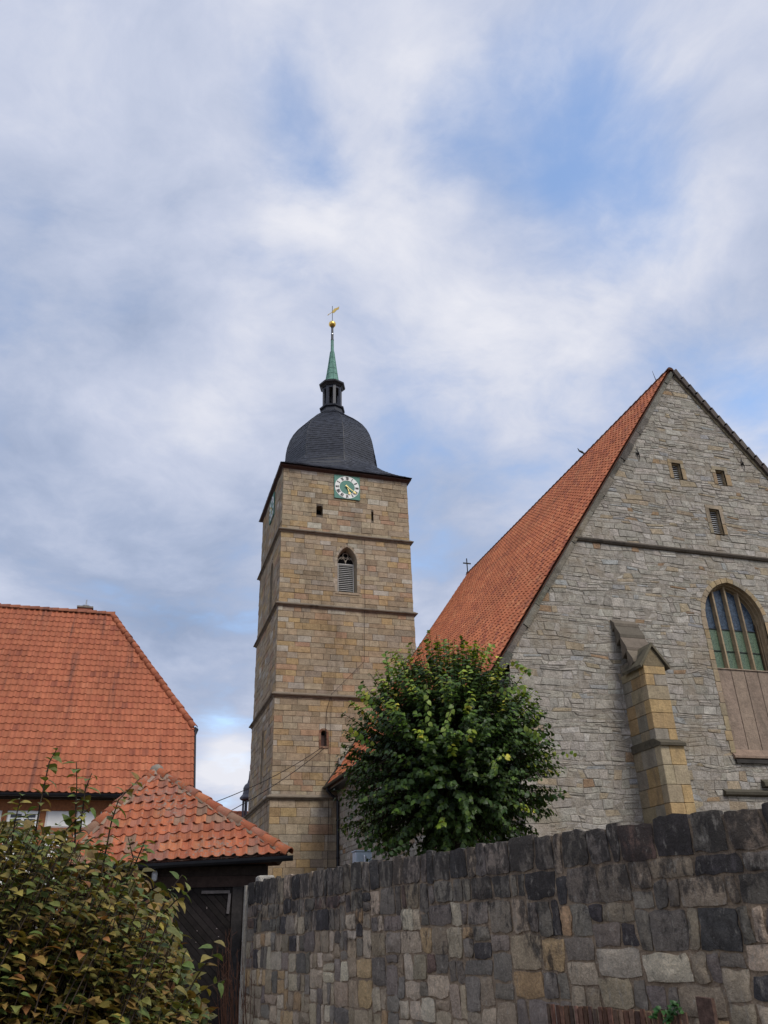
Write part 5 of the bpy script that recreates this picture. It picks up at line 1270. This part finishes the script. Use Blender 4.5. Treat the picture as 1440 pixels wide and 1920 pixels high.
# ---- shrub at the lower left, close to the camera
def make_bush():
    Y0 = 4.0; gb = onY(120, 1990, Y0); base = np.array([-.15, 4.1, ground(0, 4.1)])
    T = thing('shrub', 'large shrub with olive and browning autumn leaves beside the shed', 'shrub', base)
    Lv = Leaves([leaf_template(.28, .25, .30), leaf_template(.12, .42, .33), leaf_template(.35, .12, .27)]); st = MB()
    top = [(-120, 1470), (0, 1515), (60, 1525), (130, 1540), (200, 1580), (250, 1602), (290, 1640), (330, 1700), (335, 1760), (345, 1800), (372, 1850), (395, 1900), (400, 1960)]
    xs = [p[0] for p in top]; ytop = [p[1] for p in top]
    pal_lo = [(3, (.098, .092, .024)), (2.4, (.13, .105, .027)), (2.4, (.15, .092, .028)), (1.4, (.058, .078, .022)), (1.0, (.20, .15, .04)), (.8, (.18, .080, .028))]
    pal_hi = [(3, (.070, .098, .025)), (2, (.10, .110, .03)), (1.5, (.135, .11, .03)), (1.2, (.16, .10, .028)), (.6, (.22, .18, .042))]
    def shoot(pts, r0, nl, size, pal, spread=1.0, tmin=.0):
        pts = [np.array(p) for p in pts]
        if r0 > .0037 or random.random() < .4: st.tube(pts, list(np.linspace(r0, .0018, len(pts))), 5)
        seg = np.concatenate([[0], np.cumsum([np.linalg.norm(b-a) for a, b in zip(pts[:-1], pts[1:])])])
        for j in range(nl):
            t = tmin+(1-tmin)*(j+random.random()*.8)/nl; s_ = t*seg[-1]; p = np.array([np.interp(s_, seg, [q[i] for q in pts]) for i in range(3)])
            k = min(len(pts)-2, int(np.searchsorted(seg, s_))-0 if s_ > 0 else 0); k = max(0, min(k, len(pts)-2)); tw = pts[k+1]-pts[k]; tw /= np.linalg.norm(tw)
            a = j*2.4+random.random(); lat = np.cross(tw, [.3, .9, .1]); lat /= np.linalg.norm(lat); lb = np.cross(tw, lat)
            dr = tw*.35+(lat*math.cos(a)+lb*math.sin(a))*spread+np.array([0, 0, -.22]); nr = np.array([0, 0, 1.0])+tw*.3+rnd_dir()*.4-FW*.35
            Lv.add(p, dr, nr, size*random.uniform(.55, 1.3)*(1-.35*max(0, t-.7)), jit(tuple(1.5*q_ for q_ in pick(pal)), .22))
    for i in range(900):                         # stems through the mass
        x = random.uniform(-110, 395); yt = np.interp(x, xs, ytop); y = yt+abs(random.gauss(0, 1))*150+random.uniform(0, 30)
        y = min(y, 2010); Y = Y0+max(-.38, random.gauss(.06, .30)); tip = onY(x, y, Y)
        lean = random.uniform(.12, .40); root = tip-np.array([lean*.7, random.uniform(-.1, .1), .75+random.random()*.25])
        mid = (tip+root)/2+np.array([-.04, 0, .03]); pal = pal_hi if y < yt+60 else pal_lo
        shoot([root, mid, tip], .0036, random.randint(15, 21), .055 if y > 1600 else .050, pal, 1.0, .2)
    for i in range(2600):                        # depth fill behind
        x = random.uniform(-120, 385); yt = np.interp(x, xs, ytop); y = yt+15+random.random()*(2000-yt); p = onY(x, y, Y0+random.uniform(.1, .75))
        Lv.add(p, rnd_dir()*.8+[.3, 0, -.2], rnd_dir()*.6+[0, -.2, 1], random.uniform(.05, .08), jit(pick(pal_lo), .25))
    # tall free shoots against the roof
    for pts, n in ((((60, 1600), (75, 1510), (92, 1430), (108, 1402)), 15), (((140, 1600), (142, 1520), (144, 1470), (143, 1428)), 13), (((150, 1560), (160, 1480), (172, 1450)), 8), (((190, 1640), (208, 1545), (222, 1500), (262, 1460)), 16),
                   (((245, 1640), (262, 1600), (272, 1575)), 8), (((110, 1620), (120, 1560), (150, 1530), (172, 1512)), 14), (((20, 1600), (28, 1540), (40, 1490)), 12), (((285, 1740), (310, 1690), (330, 1655), (342, 1640)), 9), (((300, 1720), (328, 1690), (358, 1668)), 7),
                   (((330, 1900), (370, 1830), (398, 1790), (402, 1762)), 9), (((350, 1880), (390, 1850), (425, 1835)), 5), (((340, 1820), (345, 1790), (350, 1780)), 3), (((230, 1660), (250, 1610), (240, 1570)), 8)):
        shoot([onY(x, y, Y0-.1+random.uniform(-.15, .15)*0) for x, y in pts], .0040, int(n*1.7), .056, pal_hi, .85, .0)
    st.build('stems', 'twig', T); Lv.build(T, 'leaf_bush', 300, 'leaf', 'foliage')
make_bush()

# ---- dry reddish stems against the wall end, by the shed door
def make_dry_stems():
    o = np.array([*onZ(440, 1905, -.2)[:2], 0]); base = np.array([2.0, 16.7, ground(2, 16.7)])
    T = thing('dry_climber', 'dry reddish climber stems clinging beside the shed door post', 'plant', base); mb = MB(); tw = MB()
    for i in range(34):
        x = random.uniform(412, 470); y1 = random.uniform(1740, 1860); p = onY(x+random.uniform(-14, 14), y1, 16.6+random.uniform(-.2, .2)); q = onY(x, 1960, 16.7)
        m_ = (p+q)/2+np.array([random.uniform(-.06, .06), 0, 0]); mb.tube([q-[0, 0, .1], m_, p], [.007, .005, .002], 4)
        for k in range(3):
            t = random.uniform(.4, 1); a = q+(p-q)*t; tw.tube([a, a+np.array([random.uniform(-.13, .13), random.uniform(-.05, .05), random.uniform(.05, .2)])], [.004, .0015], 3)
    mb.build('stem', 'redstem', T); tw.build('twigs', 'redstem', T, kind='stuff')
make_dry_stems()

# ---- pale blue box with a pipe behind the wall
def make_box():
    Y = 19.0; a, b = onY(668, 1596, Y), onY(698, 1628, Y); g = ground(a[0], Y)
    T = thing('utility_box', 'pale blue-grey utility box with a short steel pipe behind the wall', 'box', ((a[0]+b[0])/2, Y+.15, g))
    vs, fs = block_geo((a[0], Y, g), (b[0], Y+.35, a[2]), .012); MB().add(vs, fs).build('cabinet', 'pale_blue_plastic', T)
    MB().box((a[0]-.02, Y-.02, a[2]-.0), (b[0]+.02, Y+.37, a[2]+.025)).build('lid', 'pale_blue_plastic', T)
    q = onY(683.5, 1604, Y-.06); P_ = MB().tube([(q[0], Y-.06, g), (q[0], Y-.06, q[2]-.03), (q[0], Y-.04, q[2]), (q[0], Y+.02, q[2]+.005)], .022, 8).build('pipe', 'steel', T, True)
    MB().box((q[0]+.022, Y-.03, g), (q[0]+.045, Y-.005, q[2]-.01)).build('handle', 'iron', T)
make_box()

# ---- low slatted fence and a post at the lower right
def make_fence():
    def at(x, y, n=.28):      # point on the wall-parallel line n metres in front of the wall
        best = None
        d = ray(x, y)
        for s in np.linspace(0, WLEN, 400):
            p = wmap(s, 0, n); t = (p[0]*d[1]-p[1]*d[0]); 
            if best is None or abs(t) < best[0]: best = (abs(t), s)
        p = wmap(best[1], 0, n); z = EYE[2]+d[2]*math.hypot(p[0], p[1])/math.hypot(d[0], d[1]); return best[1], z
    s0, z0 = at(1284, 1893); s1, z1 = at(1028, 1889); zt = (z0+z1)/2; p = wmap((s0+s1)/2, 0, .28); g = ground(*p[:2])
    T = thing('slat_fence', 'low brown weathered slatted wooden fence at the foot of the wall', 'fence', (p[0], p[1], g))
    n = 27
    for i in range(n):
        s = s0+(s1-s0)*i/(n-1); w = abs(s1-s0)/n*random.uniform(.55, .85); h = random.uniform(-.012, .012); k = random.uniform(-.01, .01)
        a, b = wmap(s-w/2, 0, .28), wmap(s+w/2, 0, .28); nn = (wmap(s, 0, .30)-wmap(s, 0, .28))
        MB().hexa([a+[0, 0, g-.1], b+[0, 0, g-.1], b+nn+[0, 0, g-.1], a+nn+[0, 0, g-.1], a+[k, k, zt+h], b+[k, k, zt+h], b+nn+[k, k, zt+h], a+nn+[k, k, zt+h]], jit(pick([(2, (.13, .070, .048)), (1, (.085, .055, .042)), (1, (.17, .105, .072))]), .3)).build('slat', 'rust_wood', T)
    for z in (g+.2, zt-.28):
        pts = [wmap(s0+(s1-s0)*f, z, .262) for f in np.linspace(-.02, 1.02, 8)]; MB().tube(pts, .018, 5, (.09, .06, .045)).build('rail', 'rust_wood', T)
    s2, z2 = at(1318, 1871, .2); a = wmap(s2-.075, 0, .2); b = wmap(s2+.075, 0, .2); nn = wmap(s2, 0, .25)-wmap(s2, 0, .2); g2 = ground(*a[:2]); tl = (a-b)*.22
    T2 = thing('wooden_board', 'wide dark brown wooden board leaning against the wall beside the slatted fence', 'board', (a[0], a[1], g2))
    vs = [a+[0, 0, g2-.1], b+[0, 0, g2-.1], b+nn+[0, 0, g2-.1], a+nn+[0, 0, g2-.1], a+tl*.5+[0, 0, z2], b+tl*.5+[0, 0, z2+.01], b+nn+tl*.5+[0, 0, z2+.01], a+nn+tl*.5+[0, 0, z2]]
    MB().hexa(vs, (.10, .062, .048)).build('board', 'rust_wood', T2)
    # weed between fence and wall
    s3, z3 = at(1262, 1900, .22); q = wmap(s3, 0, .22); T3 = thing('weed', 'small green weed growing through the slatted fence', 'plant', (q[0], q[1], ground(*q[:2])))
    Lv = Leaves([leaf_template(.2, .3, .42, True)]); stm = MB()
    for i in range(9):
        x, y = random.uniform(1222, 1285), random.uniform(1884, 1915); s_, z_ = at(x, y, .31); p1 = wmap(s_, z_, .33); q0 = np.array([q[0], q[1], ground(*q[:2])])
        stm.tube([q0, (q0+p1)/2+rnd_dir()*.02, p1], [.004, .003, .002], 4)
        for j in range(5): Lv.add(p1+rnd_dir()*.03, rnd_dir()+[0, 0, .1], np.array([-.5, -.4, .8])+rnd_dir()*.3, random.uniform(.035, .06), jit((.035, .10, .022), .25))
    stm.build('stem', 'twig', T3); Lv.build(T3, 'leaf_tree', 45, 'leaf', 'foliage')
make_fence()
